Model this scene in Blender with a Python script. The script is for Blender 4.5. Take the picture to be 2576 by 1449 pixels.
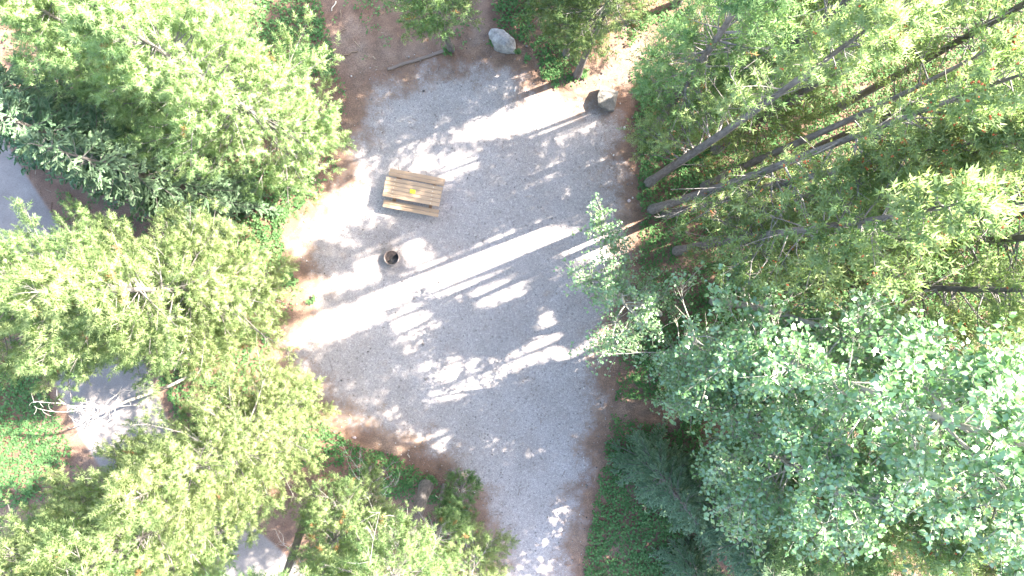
import bpy, bmesh, math, random
import numpy as np
from mathutils import Vector, Matrix

for o in list(bpy.data.objects):
    bpy.data.objects.remove(o, do_unlink=True)
scene = bpy.context.scene
COL = scene.collection

# ------------------------------------------------------------------ camera, sky, sun, exposure
CAM_H = 25.0
cam_d = bpy.data.cameras.new('camera')
cam_d.sensor_width = 36.0
cam_d.lens = 36.0 * CAM_H / 38.4          # 38.4 m of ground across the frame
cam_d.clip_end = 2000
cam = bpy.data.objects.new('camera', cam_d)
cam.location = (0, 0, CAM_H)
COL.objects.link(cam)
scene.camera = cam

SUN_EL, SUN_AZ = 44.5, 20.5               # azimuth measured from +x (right) towards +y (up in the picture)
world = bpy.data.worlds.new('World')
scene.world = world
world.use_nodes = True
wn = world.node_tree
sky = wn.nodes.new('ShaderNodeTexSky')
sky.sky_type = 'NISHITA'
sky.sun_disc = False
sky.sun_elevation = math.radians(SUN_EL)
sky.sun_rotation = math.radians(90.0 - SUN_AZ)
sky.air_density = 1.0
sky.dust_density = 2.0
wn.links.new(sky.outputs[0], wn.nodes['Background'].inputs[0])
wn.nodes['Background'].inputs[1].default_value = 0.15

sun_d = bpy.data.lights.new('sun', 'SUN')
sun_d.energy = 5.0
sun_d.angle = math.radians(0.6)
sun_d.color = (1.0, 0.95, 0.86)
sun = bpy.data.objects.new('sun', sun_d)
COL.objects.link(sun)
el, az = math.radians(SUN_EL), math.radians(SUN_AZ)
SDIR = Vector((math.cos(el) * math.cos(az), math.cos(el) * math.sin(az), math.sin(el)))
sun.rotation_euler = SDIR.to_track_quat('Z', 'Y').to_euler()
sun.location = (20, 8, 30)

scene.view_settings.view_transform = 'Standard'
scene.view_settings.look = 'None'
scene.view_settings.gamma = 1.0
scene.view_settings.use_curve_mapping = False
scene.view_settings.exposure = 3.3
scene.render.engine = 'CYCLES'
scene.cycles.max_bounces = 4
scene.cycles.use_light_tree = False
scene.cycles.diffuse_bounces = 3
scene.cycles.transmission_bounces = 3
scene.cycles.glossy_bounces = 1

# ------------------------------------------------------------------ helpers
PX = 38.4 / 2576.0


def g(px, py, z=0.0):
    """a place read off the survey sheet (2576 wide), at height z -> metres"""
    k = PX * (CAM_H - z) / CAM_H
    return ((px - 1288.0) * k, (724.5 - py) * k)


def garr(pts):
    return np.array([g(*p) for p in pts])


def tag(o, label=None, cat=None, group=None, kind=None):
    if label: o['label'] = label
    if cat: o['category'] = cat
    if group: o['group'] = group
    if kind: o['kind'] = kind
    return o


def empty(name, loc):
    o = bpy.data.objects.new(name, None)
    o.location = loc
    o.empty_display_size = 0.2
    COL.objects.link(o)
    return o


def link(name, me, parent=None, loc=None):
    o = bpy.data.objects.new(name, me)
    COL.objects.link(o)
    if parent is not None: o.parent = parent
    if loc is not None: o.location = loc
    return o


def mesh_np(name, verts, faces, mat, attrs=None, smooth=False, normals=None):
    """verts (N,3); faces: list of (M,k) int arrays; attrs: name -> (N,) float"""
    me = bpy.data.meshes.new(name)
    verts = np.asarray(verts, dtype=np.float32)
    faces = [np.asarray(f, dtype=np.int32) for f in faces if len(f)]
    me.vertices.add(len(verts))
    me.vertices.foreach_set('co', verts.ravel())
    idx = np.concatenate([f.ravel() for f in faces])
    tot = np.concatenate([np.full(len(f), f.shape[1], dtype=np.int32) for f in faces])
    start = np.concatenate([[0], np.cumsum(tot)[:-1]]).astype(np.int32)
    me.loops.add(len(idx))
    me.loops.foreach_set('vertex_index', idx)
    me.polygons.add(len(tot))
    me.polygons.foreach_set('loop_start', start)
    me.polygons.foreach_set('loop_total', tot)
    if smooth:
        me.polygons.foreach_set('use_smooth', np.ones(len(tot), dtype=bool))
    me.update(calc_edges=True)
    if attrs:
        for k, v in attrs.items():
            a = me.attributes.new(k, 'FLOAT', 'POINT')
            a.data.foreach_set('value', np.asarray(v, dtype=np.float32))
    if normals is not None:
        a = me.attributes.new('custom_normal', 'FLOAT_VECTOR', 'POINT')
        a.data.foreach_set('vector', np.asarray(normals, dtype=np.float32).ravel())
    if mat is not None: me.materials.append(mat)
    return me


def norm(v):
    return v / np.maximum(np.linalg.norm(v, axis=-1, keepdims=True), 1e-9)


def tubes(P, R, S=4, cap=False):
    """P (B,K,3), R (B,K) -> verts, quads of B tapered tubes"""
    P = np.asarray(P, float); R = np.asarray(R, float)
    B, K, _ = P.shape
    T = np.empty_like(P)
    T[:, 1:-1] = P[:, 2:] - P[:, :-2]
    T[:, 0] = P[:, 1] - P[:, 0]
    T[:, -1] = P[:, -1] - P[:, -2]
    T = norm(T)
    ref = np.where(np.abs(T[:, :1, 2:3]) > 0.85, np.array([1.0, 0, 0]), np.array([0, 0, 1.0]))
    e1 = norm(np.cross(T, np.broadcast_to(ref, T.shape)))
    e2 = np.cross(T, e1)
    a = np.arange(S) * 2 * np.pi / S
    V = P[:, :, None, :] + R[:, :, None, None] * (np.cos(a)[None, None, :, None] * e1[:, :, None, :] + np.sin(a)[None, None, :, None] * e2[:, :, None, :])
    base = (np.arange(B)[:, None, None] * K + np.arange(K - 1)[None, :, None]) * S
    s = np.arange(S)[None, None, :]
    s2 = (s + 1) % S
    Q = np.stack([base + s, base + s2, base + S + s2, base + S + s], -1).reshape(-1, 4)
    return V.reshape(-1, 3), Q


def join(parts):
    vs, fs, n = [], {}, 0
    for v, f in parts:
        f = np.asarray(f)
        vs.append(v); fs.setdefault(f.shape[1], []).append(f + n); n += len(v)
    return np.concatenate(vs), [np.concatenate(x) for x in fs.values()]


def inside(pts, poly):
    x, y = pts[:, 0], pts[:, 1]
    r = np.zeros(len(pts), bool)
    n = len(poly)
    for i in range(n):
        x0, y0 = poly[i]; x1, y1 = poly[(i + 1) % n]
        c = (y0 > y) != (y1 > y)
        if y1 != y0:
            r ^= c & (x < (x1 - x0) * (y - y0) / (y1 - y0) + x0)
    return r


def sdist(pts, poly):
    d = np.full(len(pts), 1e9)
    n = len(poly)
    for i in range(n):
        a = poly[i]; b = poly[(i + 1) % n]
        ab = b - a
        t = np.clip(((pts - a) @ ab) / (ab @ ab), 0, 1)
        d = np.minimum(d, np.linalg.norm(pts - (a + t[:, None] * ab), axis=1))
    return np.where(inside(pts, poly), -d, d)


_nr = np.random.default_rng(77)
_NF = [( _nr.normal(size=2) * f, _nr.uniform(0, 6.28), 1.0 / (1 + 0.35 * k)) for k, f in enumerate(np.linspace(0.5, 5.0, 26))]


def noise2(p, s=1.0):
    v = 0
    for f, ph, a in _NF:
        v = v + a * np.sin((p * s) @ f + ph)
    return v / 4.2


def smooth_poly(poly, it=2):
    p = np.array(poly, float)
    for _ in range(it):
        q = np.roll(p, -1, 0)
        p = np.stack([0.75 * p + 0.25 * q, 0.25 * p + 0.75 * q], 1).reshape(-1, 2)
    return p


# ------------------------------------------------------------------ materials
def new_mat(name):
    m = bpy.data.materials.new(name)
    m.use_nodes = True
    nt = m.node_tree
    b = nt.nodes['Principled BSDF']
    return m, nt, b


def N(nt, t, **kw):
    n = nt.nodes.new(t)
    for k, v in kw.items():
        if k in ('operation', 'blend_type', 'data_type', 'attribute_name', 'feature', 'noise_dimensions', 'interpolation_type', 'distance'):
            setattr(n, k, v)
        else:
            n.inputs[k].default_value = v
    return n


def ramp(nt, stops, interp='LINEAR'):
    r = nt.nodes.new('ShaderNodeValToRGB')
    r.color_ramp.interpolation = interp
    e = r.color_ramp.elements
    while len(e) < len(stops): e.new(0.5)
    for i, (p, c) in enumerate(stops):
        e[i].position = p
        e[i].color = (c[0], c[1], c[2], 1) if hasattr(c, '__len__') else (c, c, c, 1)
    return r


def mixc(nt, fac, a, b, blend='MIX'):
    m = nt.nodes.new('ShaderNodeMix')
    m.data_type = 'RGBA'; m.blend_type = blend
    for sock, v in ((m.inputs[0], fac), (m.inputs[6], a), (m.inputs[7], b)):
        if isinstance(v, (int, float)): sock.default_value = v
        elif isinstance(v, tuple): sock.default_value = (v[0], v[1], v[2], 1)
        else: nt.links.new(v, sock)
    return m.outputs[2]


def mathn(nt, op, a, b=0.0, clamp=False):
    m = nt.nodes.new('ShaderNodeMath'); m.operation = op; m.use_clamp = clamp
    for sock, v in ((m.inputs[0], a), (m.inputs[1], b)):
        if isinstance(v, (int, float)): sock.default_value = v
        else: nt.links.new(v, sock)
    return m.outputs[0]


def foliage_mat(name, stops, trans=0.35, rough=0.6, spec=0.3, vary=0.25):
    m, nt, b = new_mat(name)
    at = N(nt, 'ShaderNodeAttribute', attribute_name='tint')
    r = ramp(nt, stops)
    nt.links.new(at.outputs['Fac'], r.inputs[0])
    oi = nt.nodes.new('ShaderNodeObjectInfo')
    hs = nt.nodes.new('ShaderNodeHueSaturation')
    hv = mathn(nt, 'MULTIPLY_ADD', oi.outputs['Random'], 0.03)
    hv.node.inputs[2].default_value = 0.485
    vv = mathn(nt, 'MULTIPLY_ADD', oi.outputs['Random'], vary)
    vv.node.inputs[2].default_value = 1.0 - vary / 2
    nt.links.new(hv, hs.inputs['Hue']); nt.links.new(vv, hs.inputs['Value'])
    nt.links.new(r.outputs[0], hs.inputs['Color'])
    if spec:
        nt.links.new(hs.outputs[0], b.inputs['Base Color'])
        b.inputs['Roughness'].default_value = rough
        b.inputs['Specular IOR Level'].default_value = spec
    else:
        nt.nodes.remove(b)
        b = nt.nodes.new('ShaderNodeBsdfDiffuse')
        nt.links.new(hs.outputs[0], b.inputs[0])
    tr = nt.nodes.new('ShaderNodeBsdfTranslucent')
    tc = mixc(nt, 1.0, hs.outputs[0], (1.0, 1.15, 0.65), 'MULTIPLY')
    nt.links.new(tc, tr.inputs[0])
    mx = nt.nodes.new('ShaderNodeMixShader')
    mx.inputs[0].default_value = trans
    nt.links.new(b.outputs[0], mx.inputs[1]); nt.links.new(tr.outputs[0], mx.inputs[2])
    nt.links.new(mx.outputs[0], nt.nodes['Material Output'].inputs[0])
    return m


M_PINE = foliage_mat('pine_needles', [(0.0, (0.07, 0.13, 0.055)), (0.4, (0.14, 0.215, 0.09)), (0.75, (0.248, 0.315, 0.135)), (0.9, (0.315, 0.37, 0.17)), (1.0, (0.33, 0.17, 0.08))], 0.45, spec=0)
M_SPRUCE = foliage_mat('spruce_needles', [(0.0, (0.085, 0.14, 0.075)), (0.5, (0.135, 0.21, 0.118)), (1.0, (0.23, 0.31, 0.185))], 0.2, spec=0)
M_POPLAR = foliage_mat('poplar_leaves', [(0.0, (0.085, 0.175, 0.072)), (0.6, (0.165, 0.28, 0.125)), (1.0, (0.28, 0.38, 0.20))], 0.4, 0.32, 1.0)
M_COVER = foliage_mat('ground_cover_leaves', [(0.0, (0.045, 0.105, 0.036)), (0.5, (0.085, 0.165, 0.062)), (1.0, (0.16, 0.235, 0.10))], 0.3, spec=0)


def bark_mat(name, c1, c2, scale=14.0, zs=0.25):
    m, nt, b = new_mat(name)
    tc = nt.nodes.new('ShaderNodeTexCoord')
    mp = nt.nodes.new('ShaderNodeMapping'); mp.inputs['Scale'].default_value = (1, 1, zs)
    nt.links.new(tc.outputs['Object'], mp.inputs[0])
    n = N(nt, 'ShaderNodeTexNoise', Scale=scale, Detail=5.0, Roughness=0.65)
    nt.links.new(mp.outputs[0], n.inputs['Vector'])
    r = ramp(nt, [(0.32, c1), (0.68, c2)])
    nt.links.new(n.outputs['Fac'], r.inputs[0]); nt.links.new(r.outputs[0], b.inputs['Base Color'])
    bp = N(nt, 'ShaderNodeBump', Strength=0.6, Distance=0.02)
    nt.links.new(n.outputs['Fac'], bp.inputs['Height']); nt.links.new(bp.outputs[0], b.inputs['Normal'])
    b.inputs['Roughness'].default_value = 0.9
    return m


M_BARK = bark_mat('pine_bark', (0.055, 0.045, 0.04), (0.17, 0.145, 0.13))
M_TWIG = bark_mat('grey_twig', (0.09, 0.078, 0.065), (0.20, 0.18, 0.16), 6)
M_DEAD = bark_mat('bleached_wood', (0.17, 0.15, 0.13), (0.40, 0.375, 0.35), 8)
M_PBARK = bark_mat('poplar_bark', (0.14, 0.13, 0.105), (0.34, 0.32, 0.26), 10)
M_CONE, _nt, _b = new_mat('red_cone'); _b.inputs['Base Color'].default_value = (0.34, 0.075, 0.02, 1); _b.inputs['Roughness'].default_value = 0.7


def litter_color(nt, vec):
    """needle litter and bare soil"""
    n1 = N(nt, 'ShaderNodeTexNoise', Scale=0.55, Detail=6.0, Roughness=0.6)
    n2 = N(nt, 'ShaderNodeTexNoise', Scale=26.0, Detail=5.0, Roughness=0.7)
    n3 = N(nt, 'ShaderNodeTexNoise', Scale=2.3, Detail=4.0)
    for n in (n1, n2, n3): nt.links.new(vec, n.inputs['Vector'])
    r1 = ramp(nt, [(0.3, (0.108, 0.055, 0.034)), (0.52, (0.145, 0.086, 0.056)), (0.75, (0.175, 0.122, 0.089))])
    nt.links.new(n1.outputs['Fac'], r1.inputs[0])
    r2 = ramp(nt, [(0.3, 0.45), (0.5, 0.95), (0.72, 1.6)])
    nt.links.new(n2.outputs['Fac'], r2.inputs[0])
    r3 = ramp(nt, [(0.35, 0.8), (0.65, 1.15)])
    nt.links.new(n3.outputs['Fac'], r3.inputs[0])
    c = mixc(nt, 1.0, r1.outputs[0], r2.outputs[0], 'MULTIPLY')
    c = mixc(nt, 1.0, c, r3.outputs[0], 'MULTIPLY')
    return c, n2


FIRE = g(1468.5 / 1.49068, 966 / 1.49068, 0.3)


def ground_material():
    m, nt, b = new_mat('forest_floor')
    geo = nt.nodes.new('ShaderNodeNewGeometry')
    vec = geo.outputs['Position']
    lit, nfine = litter_color(nt, vec)
    at = N(nt, 'ShaderNodeAttribute', attribute_name='pale')
    n = N(nt, 'ShaderNodeTexNoise', Scale=1.6, Detail=5.0)
    nt.links.new(vec, n.inputs['Vector'])
    f = mathn(nt, 'MULTIPLY', at.outputs['Fac'], mathn(nt, 'MULTIPLY_ADD', n.outputs['Fac'], 1.6), True)
    f.node.inputs[1].links[0].from_node.inputs[2].default_value = -0.15
    c = mixc(nt, f, lit, mixc(nt, 1.0, lit, (1.1, 1.25, 1.4), 'MULTIPLY'))
    nt.links.new(c, b.inputs['Base Color'])
    b.inputs['Roughness'].default_value = 0.95
    bp = N(nt, 'ShaderNodeBump', Strength=0.5, Distance=0.03)
    nt.links.new(nfine.outputs['Fac'], bp.inputs['Height']); nt.links.new(bp.outputs[0], b.inputs['Normal'])
    return m


def gravel_material():
    m, nt, b = new_mat('crushed_gravel')
    geo = nt.nodes.new('ShaderNodeNewGeometry')
    vec = geo.outputs['Position']
    lit, nfine = litter_color(nt, vec)
    v1 = N(nt, 'ShaderNodeTexVoronoi', Scale=55.0)
    v2 = N(nt, 'ShaderNodeTexVoronoi', Scale=17.0)
    nb = N(nt, 'ShaderNodeTexNoise', Scale=0.8, Detail=5.0, Roughness=0.6)
    nm = N(nt, 'ShaderNodeTexNoise', Scale=9.0, Detail=4.0, Roughness=0.7)
    for n in (v1, v2, nb, nm): nt.links.new(vec, n.inputs['Vector'])
    s1 = nt.nodes.new('ShaderNodeSeparateColor'); nt.links.new(v1.outputs['Color'], s1.inputs[0])
    s2 = nt.nodes.new('ShaderNodeSeparateColor'); nt.links.new(v2.outputs['Color'], s2.inputs[0])
    r1 = ramp(nt, [(0.0, (0.148, 0.126, 0.116)), (0.25, (0.225, 0.195, 0.180)), (0.75, (0.262, 0.227, 0.21)), (0.95, (0.312, 0.272, 0.252)), (1.0, (0.39, 0.35, 0.325))])
    nt.links.new(s1.outputs[0], r1.inputs[0])
    r2 = ramp(nt, [(0.0, 0.62), (0.06, 0.95), (0.9, 1.0), (1.0, 1.2)])
    nt.links.new(s2.outputs[1], r2.inputs[0])
    rb = ramp(nt, [(0.3, (0.88, 0.87, 0.86)), (0.5, 1.0), (0.7, (1.09, 1.10, 1.11))])
    nt.links.new(nb.outputs['Fac'], rb.inputs[0])
    rm = ramp(nt, [(0.3, 0.86), (0.7, 1.12)])
    nt.links.new(nm.outputs['Fac'], rm.inputs[0])
    c = mixc(nt, 1.0, r1.outputs[0], r2.outputs[0], 'MULTIPLY')
    c = mixc(nt, 1.0, c, rb.outputs[0], 'MULTIPLY')
    c = mixc(nt, 1.0, c, rm.outputs[0], 'MULTIPLY')
    # needles and soil drift in from the edges, a real stain of its own
    at = N(nt, 'ShaderNodeAttribute', attribute_name='soil')
    n4 = N(nt, 'ShaderNodeTexNoise', Scale=1.1, Detail=7.0, Roughness=0.7)
    nt.links.new(vec, n4.inputs['Vector'])
    d = mathn(nt, 'ADD', at.outputs['Fac'], mathn(nt, 'MULTIPLY', mathn(nt, 'SUBTRACT', n4.outputs['Fac'], 0.5), 2.3))
    d = mathn(nt, 'ADD', d, mathn(nt, 'MULTIPLY', mathn(nt, 'SUBTRACT', nfine.outputs['Fac'], 0.5), 1.2))
    sr = nt.nodes.new('ShaderNodeMapRange'); sr.interpolation_type = 'SMOOTHSTEP'
    sr.inputs[1].default_value = 0.12; sr.inputs[2].default_value = 0.95
    nt.links.new(d, sr.inputs[0])
    # soot trodden out round the fire
    vd = nt.nodes.new('ShaderNodeVectorMath'); vd.operation = 'DISTANCE'
    vd.inputs[1].default_value = (FIRE[0], FIRE[1], 0.0)
    nt.links.new(vec, vd.inputs[0])
    ds = mathn(nt, 'ADD', vd.outputs['Value'], mathn(nt, 'MULTIPLY', mathn(nt, 'SUBTRACT', n4.outputs['Fac'], 0.5), 2.2))
    rs = ramp(nt, [(0.25, 0.55), (0.95, 0.0)]); nt.links.new(ds, rs.inputs[0])
    c = mixc(nt, rs.outputs[0], c, (0.07, 0.06, 0.055))
    # drifts of needles trodden into the stone
    n5 = N(nt, 'ShaderNodeTexNoise', Scale=0.33, Detail=8.0, Roughness=0.72)
    nt.links.new(vec, n5.inputs['Vector'])
    r5 = ramp(nt, [(0.50, 0.0), (0.72, 0.38)]); nt.links.new(n5.outputs['Fac'], r5.inputs[0])
    c = mixc(nt, r5.outputs[0], c, mixc(nt, 0.6, c, lit))
    c = mixc(nt, sr.outputs[0], c, lit)
    nt.links.new(c, b.inputs['Base Color'])
    b.inputs['Roughness'].default_value = 0.95
    bp = N(nt, 'ShaderNodeBump', Strength=0.35, Distance=0.02)
    nt.links.new(v1.outputs['Distance'], bp.inputs['Height']); nt.links.new(bp.outputs[0], b.inputs['Normal'])
    return m


def asphalt_material():
    m, nt, b = new_mat('worn_asphalt')
    geo = nt.nodes.new('ShaderNodeNewGeometry'); vec = geo.outputs['Position']
    lit, nfine = litter_color(nt, vec)
    n1 = N(nt, 'ShaderNodeTexNoise', Scale=0.9, Detail=6.0, Roughness=0.65)
    n2 = N(nt, 'ShaderNodeTexNoise', Scale=45.0, Detail=3.0)
    for n in (n1, n2): nt.links.new(vec, n.inputs['Vector'])
    r1 = ramp(nt, [(0.3, (0.125, 0.106, 0.094)), (0.7, (0.185, 0.158, 0.14))])
    r2 = ramp(nt, [(0.3, 0.75), (0.7, 1.25)])
    nt.links.new(n1.outputs['Fac'], r1.inputs[0]); nt.links.new(n2.outputs['Fac'], r2.inputs[0])
    c = mixc(nt, 1.0, r1.outputs[0], r2.outputs[0], 'MULTIPLY')
    at = N(nt, 'ShaderNodeAttribute', attribute_name='soil')
    d = mathn(nt, 'ADD', at.outputs['Fac'], mathn(nt, 'MULTIPLY', mathn(nt, 'SUBTRACT', nfine.outputs['Fac'], 0.5), 0.8))
    sr = nt.nodes.new('ShaderNodeMapRange'); sr.interpolation_type = 'SMOOTHSTEP'
    sr.inputs[1].default_value = 0.55; sr.inputs[2].default_value = 0.95
    nt.links.new(d, sr.inputs[0])
    c = mixc(nt, sr.outputs[0], c, lit)
    nt.links.new(c, b.inputs['Base Color']); b.inputs['Roughness'].default_value = 0.9
    bp = N(nt, 'ShaderNodeBump', Strength=0.3, Distance=0.01)
    nt.links.new(n2.outputs['Fac'], bp.inputs['Height']); nt.links.new(bp.outputs[0], b.inputs['Normal'])
    return m


M_GROUND, M_GRAVEL, M_ASPHALT = ground_material(), gravel_material(), asphalt_material()

# ------------------------------------------------------------------ the setting: outlines
PAD = smooth_poly(garr([(905, 225), (960, 180), (1050, 152), (1140, 135), (1230, 118), (1310, 135), (1360, 195), (1430, 225), (1510, 205), (1575, 235),
                        (1590, 320), (1602, 420), (1604, 540), (1600, 640), (1580, 760), (1556, 860), (1545, 960), (1538, 1060),
                        (1515, 1180), (1486, 1300), (1462, 1449), (1440, 1700), (1180, 1700), (1225, 1449), (1205, 1330), (1150, 1235), (1090, 1185),
                        (1000, 1145), (900, 1100), (820, 1050), (750, 990), (700, 920), (670, 870), (730, 800), (765, 740), (740, 680), (715, 620),
                        (715, 570), (770, 520), (830, 470), (850, 400), (862, 330), (880, 270)]))
ROAD = smooth_poly(garr([(-300, 60), (-60, 230), (10, 340), (110, 500), (290, 760), (390, 950), (440, 1100), (560, 1250), (700, 1370), (800, 1460), (980, 1700),
                         (600, 1700), (520, 1480), (380, 1330), (220, 1150), (140, 980), (40, 760), (-80, 520), (-300, 330)]))
DIRT = [smooth_poly(garr(p)) for p in (
    [(780, -60), (870, -60), (880, 20), (920, 100), (1010, 120), (1130, 70), (1150, 130), (1000, 190), (905, 240), (860, 200), (840, 110)],
    [(1175, -60), (1240, -60), (1235, 40), (1240, 120), (1170, 130), (1185, 60)],
    [(1320, 110), (1360, 150), (1350, 200), (1450, 215), (1560, 130), (1640, 70), (1690, 60), (1640, 120), (1590, 180), (1600, 300), (1540, 300), (1400, 250), (1300, 150)],
    [(960, 40), (1040, 20), (1120, 110), (1040, 140), (980, 120)],
    [(440, 535), (560, 530), (600, 545), (520, 560), (450, 565)],
    [(1530, 1000), (1700, 1000), (1720, 1080), (1640, 1060), (1545, 1050)],
    [(690, 1200), (800, 1180), (830, 1330), (700, 1400), (560, 1380)],
)]

# ground: one sheet to the horizon, fine near the clearing
def axis(lim, step, far):
    a = np.arange(-lim, lim + 1e-6, step)
    o = [lim]
    while o[-1] < far: o.append(o[-1] * 1.35 + 1)
    o = np.array(o[1:])
    return np.concatenate([-o[::-1], a, o])


gx = axis(24, 0.4, 500); gy = axis(16, 0.4, 500)
XX, YY = np.meshgrid(gx, gy)
GP = np.stack([XX.ravel(), YY.ravel()], 1)
sd_flat = np.minimum(sdist(GP, PAD), sdist(GP, ROAD))
bump = np.clip((sd_flat - 0.2) / 1.2, 0, 1)
gz = bump * (0.05 + 0.05 * noise2(GP, 0.8))


def ground_z(p):
    p = np.atleast_2d(p)
    s = np.minimum(sdist(p, PAD), sdist(p, ROAD))
    return np.clip((s - 0.2) / 1.2, 0, 1) * (0.05 + 0.05 * noise2(p, 0.8))


pale = np.zeros(len(GP))
for k in (0, 1, 2):
    pale = np.maximum(pale, np.clip(0.3 - sdist(GP, DIRT[k]), 0, 0.6) / 0.6)
nx, ny = len(gx), len(gy)
ii, jj = np.meshgrid(np.arange(nx - 1), np.arange(ny - 1))
q = (jj * nx + ii).ravel()
me = mesh_np('ground', np.column_stack([GP, gz]), [np.stack([q, q + 1, q + nx + 1, q + nx], 1)], M_GROUND, {'pale': pale}, True)
tag(link('ground', me), kind='structure')


def sheet(name, poly, step, z, mat, fade, out):
    lo, hi = poly.min(0) - out, poly.max(0) + out
    ax = np.arange(lo[0], hi[0], step); ay = np.arange(lo[1], hi[1], step)
    X, Y = np.meshgrid(ax, ay)
    P = np.stack([X.ravel(), Y.ravel()], 1)
    sd = sdist(P, poly)
    n = len(ax)
    i, j = np.meshgrid(np.arange(n - 1), np.arange(len(ay) - 1))
    q = (j * n + i).ravel()
    F = np.stack([q, q + 1, q + n + 1, q + n], 1)
    F = F[(sd[F] < out).all(1)]
    used = np.unique(F)
    mp = np.full(len(P), -1); mp[used] = np.arange(len(used))
    sdu = sd[used]
    me = mesh_np(name, np.column_stack([P[used], np.where(sdu > out * 0.4, 0.0005, z)]), [mp[F]], mat, {'soil': np.clip(1 + sdu / fade, 0, 1.6)}, True)
    return tag(link(name, me), kind='structure')


sheet('gravel_pad', PAD, 0.15, 0.012, M_GRAVEL, 1.7, 0.25)
sheet('road', ROAD, 0.2, 0.012, M_ASPHALT, 0.35, 0.2)

# ------------------------------------------------------------------ where sunlight reaches the pad between the crowns
def Z(pts):   # readings from an enlarged view of the middle of the pad
    return [(738 + x * .3704, 469.6 + y * .3704) for x, y in pts]


LIT = [garr(p) for p in (
    Z([(2010, 330), (1850, 310), (1700, 290), (1500, 320), (1280, 400), (1180, 470), (1030, 550), (830, 630), (610, 710), (330, 870), (60, 930), (-60, 1080), (100, 1030), (420, 960), (600, 830), (900, 760), (1150, 690), (1240, 590), (1500, 520), (1750, 430), (2050, 420)]),
    Z([(1820, 390), (2060, 300), (2300, 230), (2420, 260), (2200, 560), (2060, 560), (1960, 440)]),
    Z([(-60, 640), (100, 620), (400, 615), (380, 690), (130, 710), (-40, 720)]),
    Z([(-40, 300), (20, 200), (150, 150), (500, -20), (490, 190), (300, 230), (120, 310), (0, 360)]),
    Z([(690, 330), (740, 350), (720, 410), (680, 400)]),
    Z([(820, 390), (850, 340), (910, 330), (890, 390)]),
    Z([(780, 430), (860, 470), (960, 490), (900, 560), (780, 510)]),
    Z([(1670, 930), (1690, 890), (1810, 880), (1790, 960), (1950, 940), (2130, 850), (2140, 1050), (2020, 1110), (1900, 1140), (1620, 1150), (1560, 1160), (1650, 1060)]),
    Z([(860, 1300), (930, 1220), (1150, 1160), (1290, 1180), (1300, 1240), (1480, 1190), (1440, 1270), (1280, 1360), (1080, 1420), (900, 1460), (960, 1380)]),
    [(1130, 350), (1180, 320), (1240, 292), (1340, 280), (1400, 250), (1440, 228), (1450, 272), (1320, 322), (1180, 355)],
    Z([(1420, 1190), (1640, 1070), (1640, 1160), (1480, 1260)]),
    [(1030, 410), (1060, 388), (1085, 392), (1060, 420)],
    [(1085, 435), (1130, 412), (1190, 388), (1215, 405), (1130, 448)],
    [(1370, 1300), (1420, 1240), (1440, 1260), (1400, 1350)],
    [(1290, 1440), (1400, 1400), (1400, 1430), (1320, 1470)],
)]
# thinner foliage: only flecks of sun get through
FLECK = [garr(p) for p in (
    Z([(1200, 740), (1400, 680), (1650, 620), (1600, 720), (1400, 800), (1250, 840)]),
    Z([(680, 900), (850, 860), (1020, 900), (950, 1100), (740, 1110)]),
    Z([(450, 480), (600, 450), (560, 640), (400, 640)]),
    [(1340, 320), (1420, 290), (1520, 290), (1480, 340), (1370, 350)], [(1350, 420), (1420, 400), (1400, 460)],
    
    [(1420, 240), (1520, 185), (1620, 130), (1720, 85), (1730, 105), (1620, 190), (1480, 262)],
)]
COT = 1.0 / math.tan(el)
CAZ = np.array([math.cos(az), math.sin(az)])


def shades_lit(P, rng, jit=0.10):
    """true where foliage at P would stand in the way of one of the sun flecks"""
    H = P[:, :2] - P[:, 2:3] * COT * CAZ + rng.normal(0, jit, (len(P), 2))
    H = H + 0.17 * np.stack([noise2(H, 1.4), noise2(H + 31.7, 1.4)], 1) + 0.10 * np.stack([noise2(H + 5.1, 4.0), noise2(H + 61.7, 4.0)], 1)
    r = np.zeros(len(P), bool); f = np.zeros(len(P), bool)
    side = np.array([-CAZ[1], CAZ[0]])
    for i, poly in enumerate(LIT + FLECK):
        dil = 0.20 if i in (0, 7, 8) else 0.10
        lo, hi = poly.min(0) - dil, poly.max(0) + dil
        m = (H[:, 0] > lo[0]) & (H[:, 0] < hi[0]) & (H[:, 1] > lo[1]) & (H[:, 1] < hi[1])
        if m.any():
            for off in (-dil, 0.0, dil):
                (r if i < len(LIT) else f)[m] |= inside(H[m] + off * side, poly)
    u = rng.random(len(P))
    return (r & (noise2(H + 17.3, 1.4) < 0.4) & (u < 0.96)) | (f & (u < 0.7))


# ------------------------------------------------------------------ foliage builders
def frames(a, rng):
    r = rng.normal(size=a.shape)
    e1 = norm(np.cross(a, r)); e2 = np.cross(a, e1)
    return e1, e2


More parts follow.
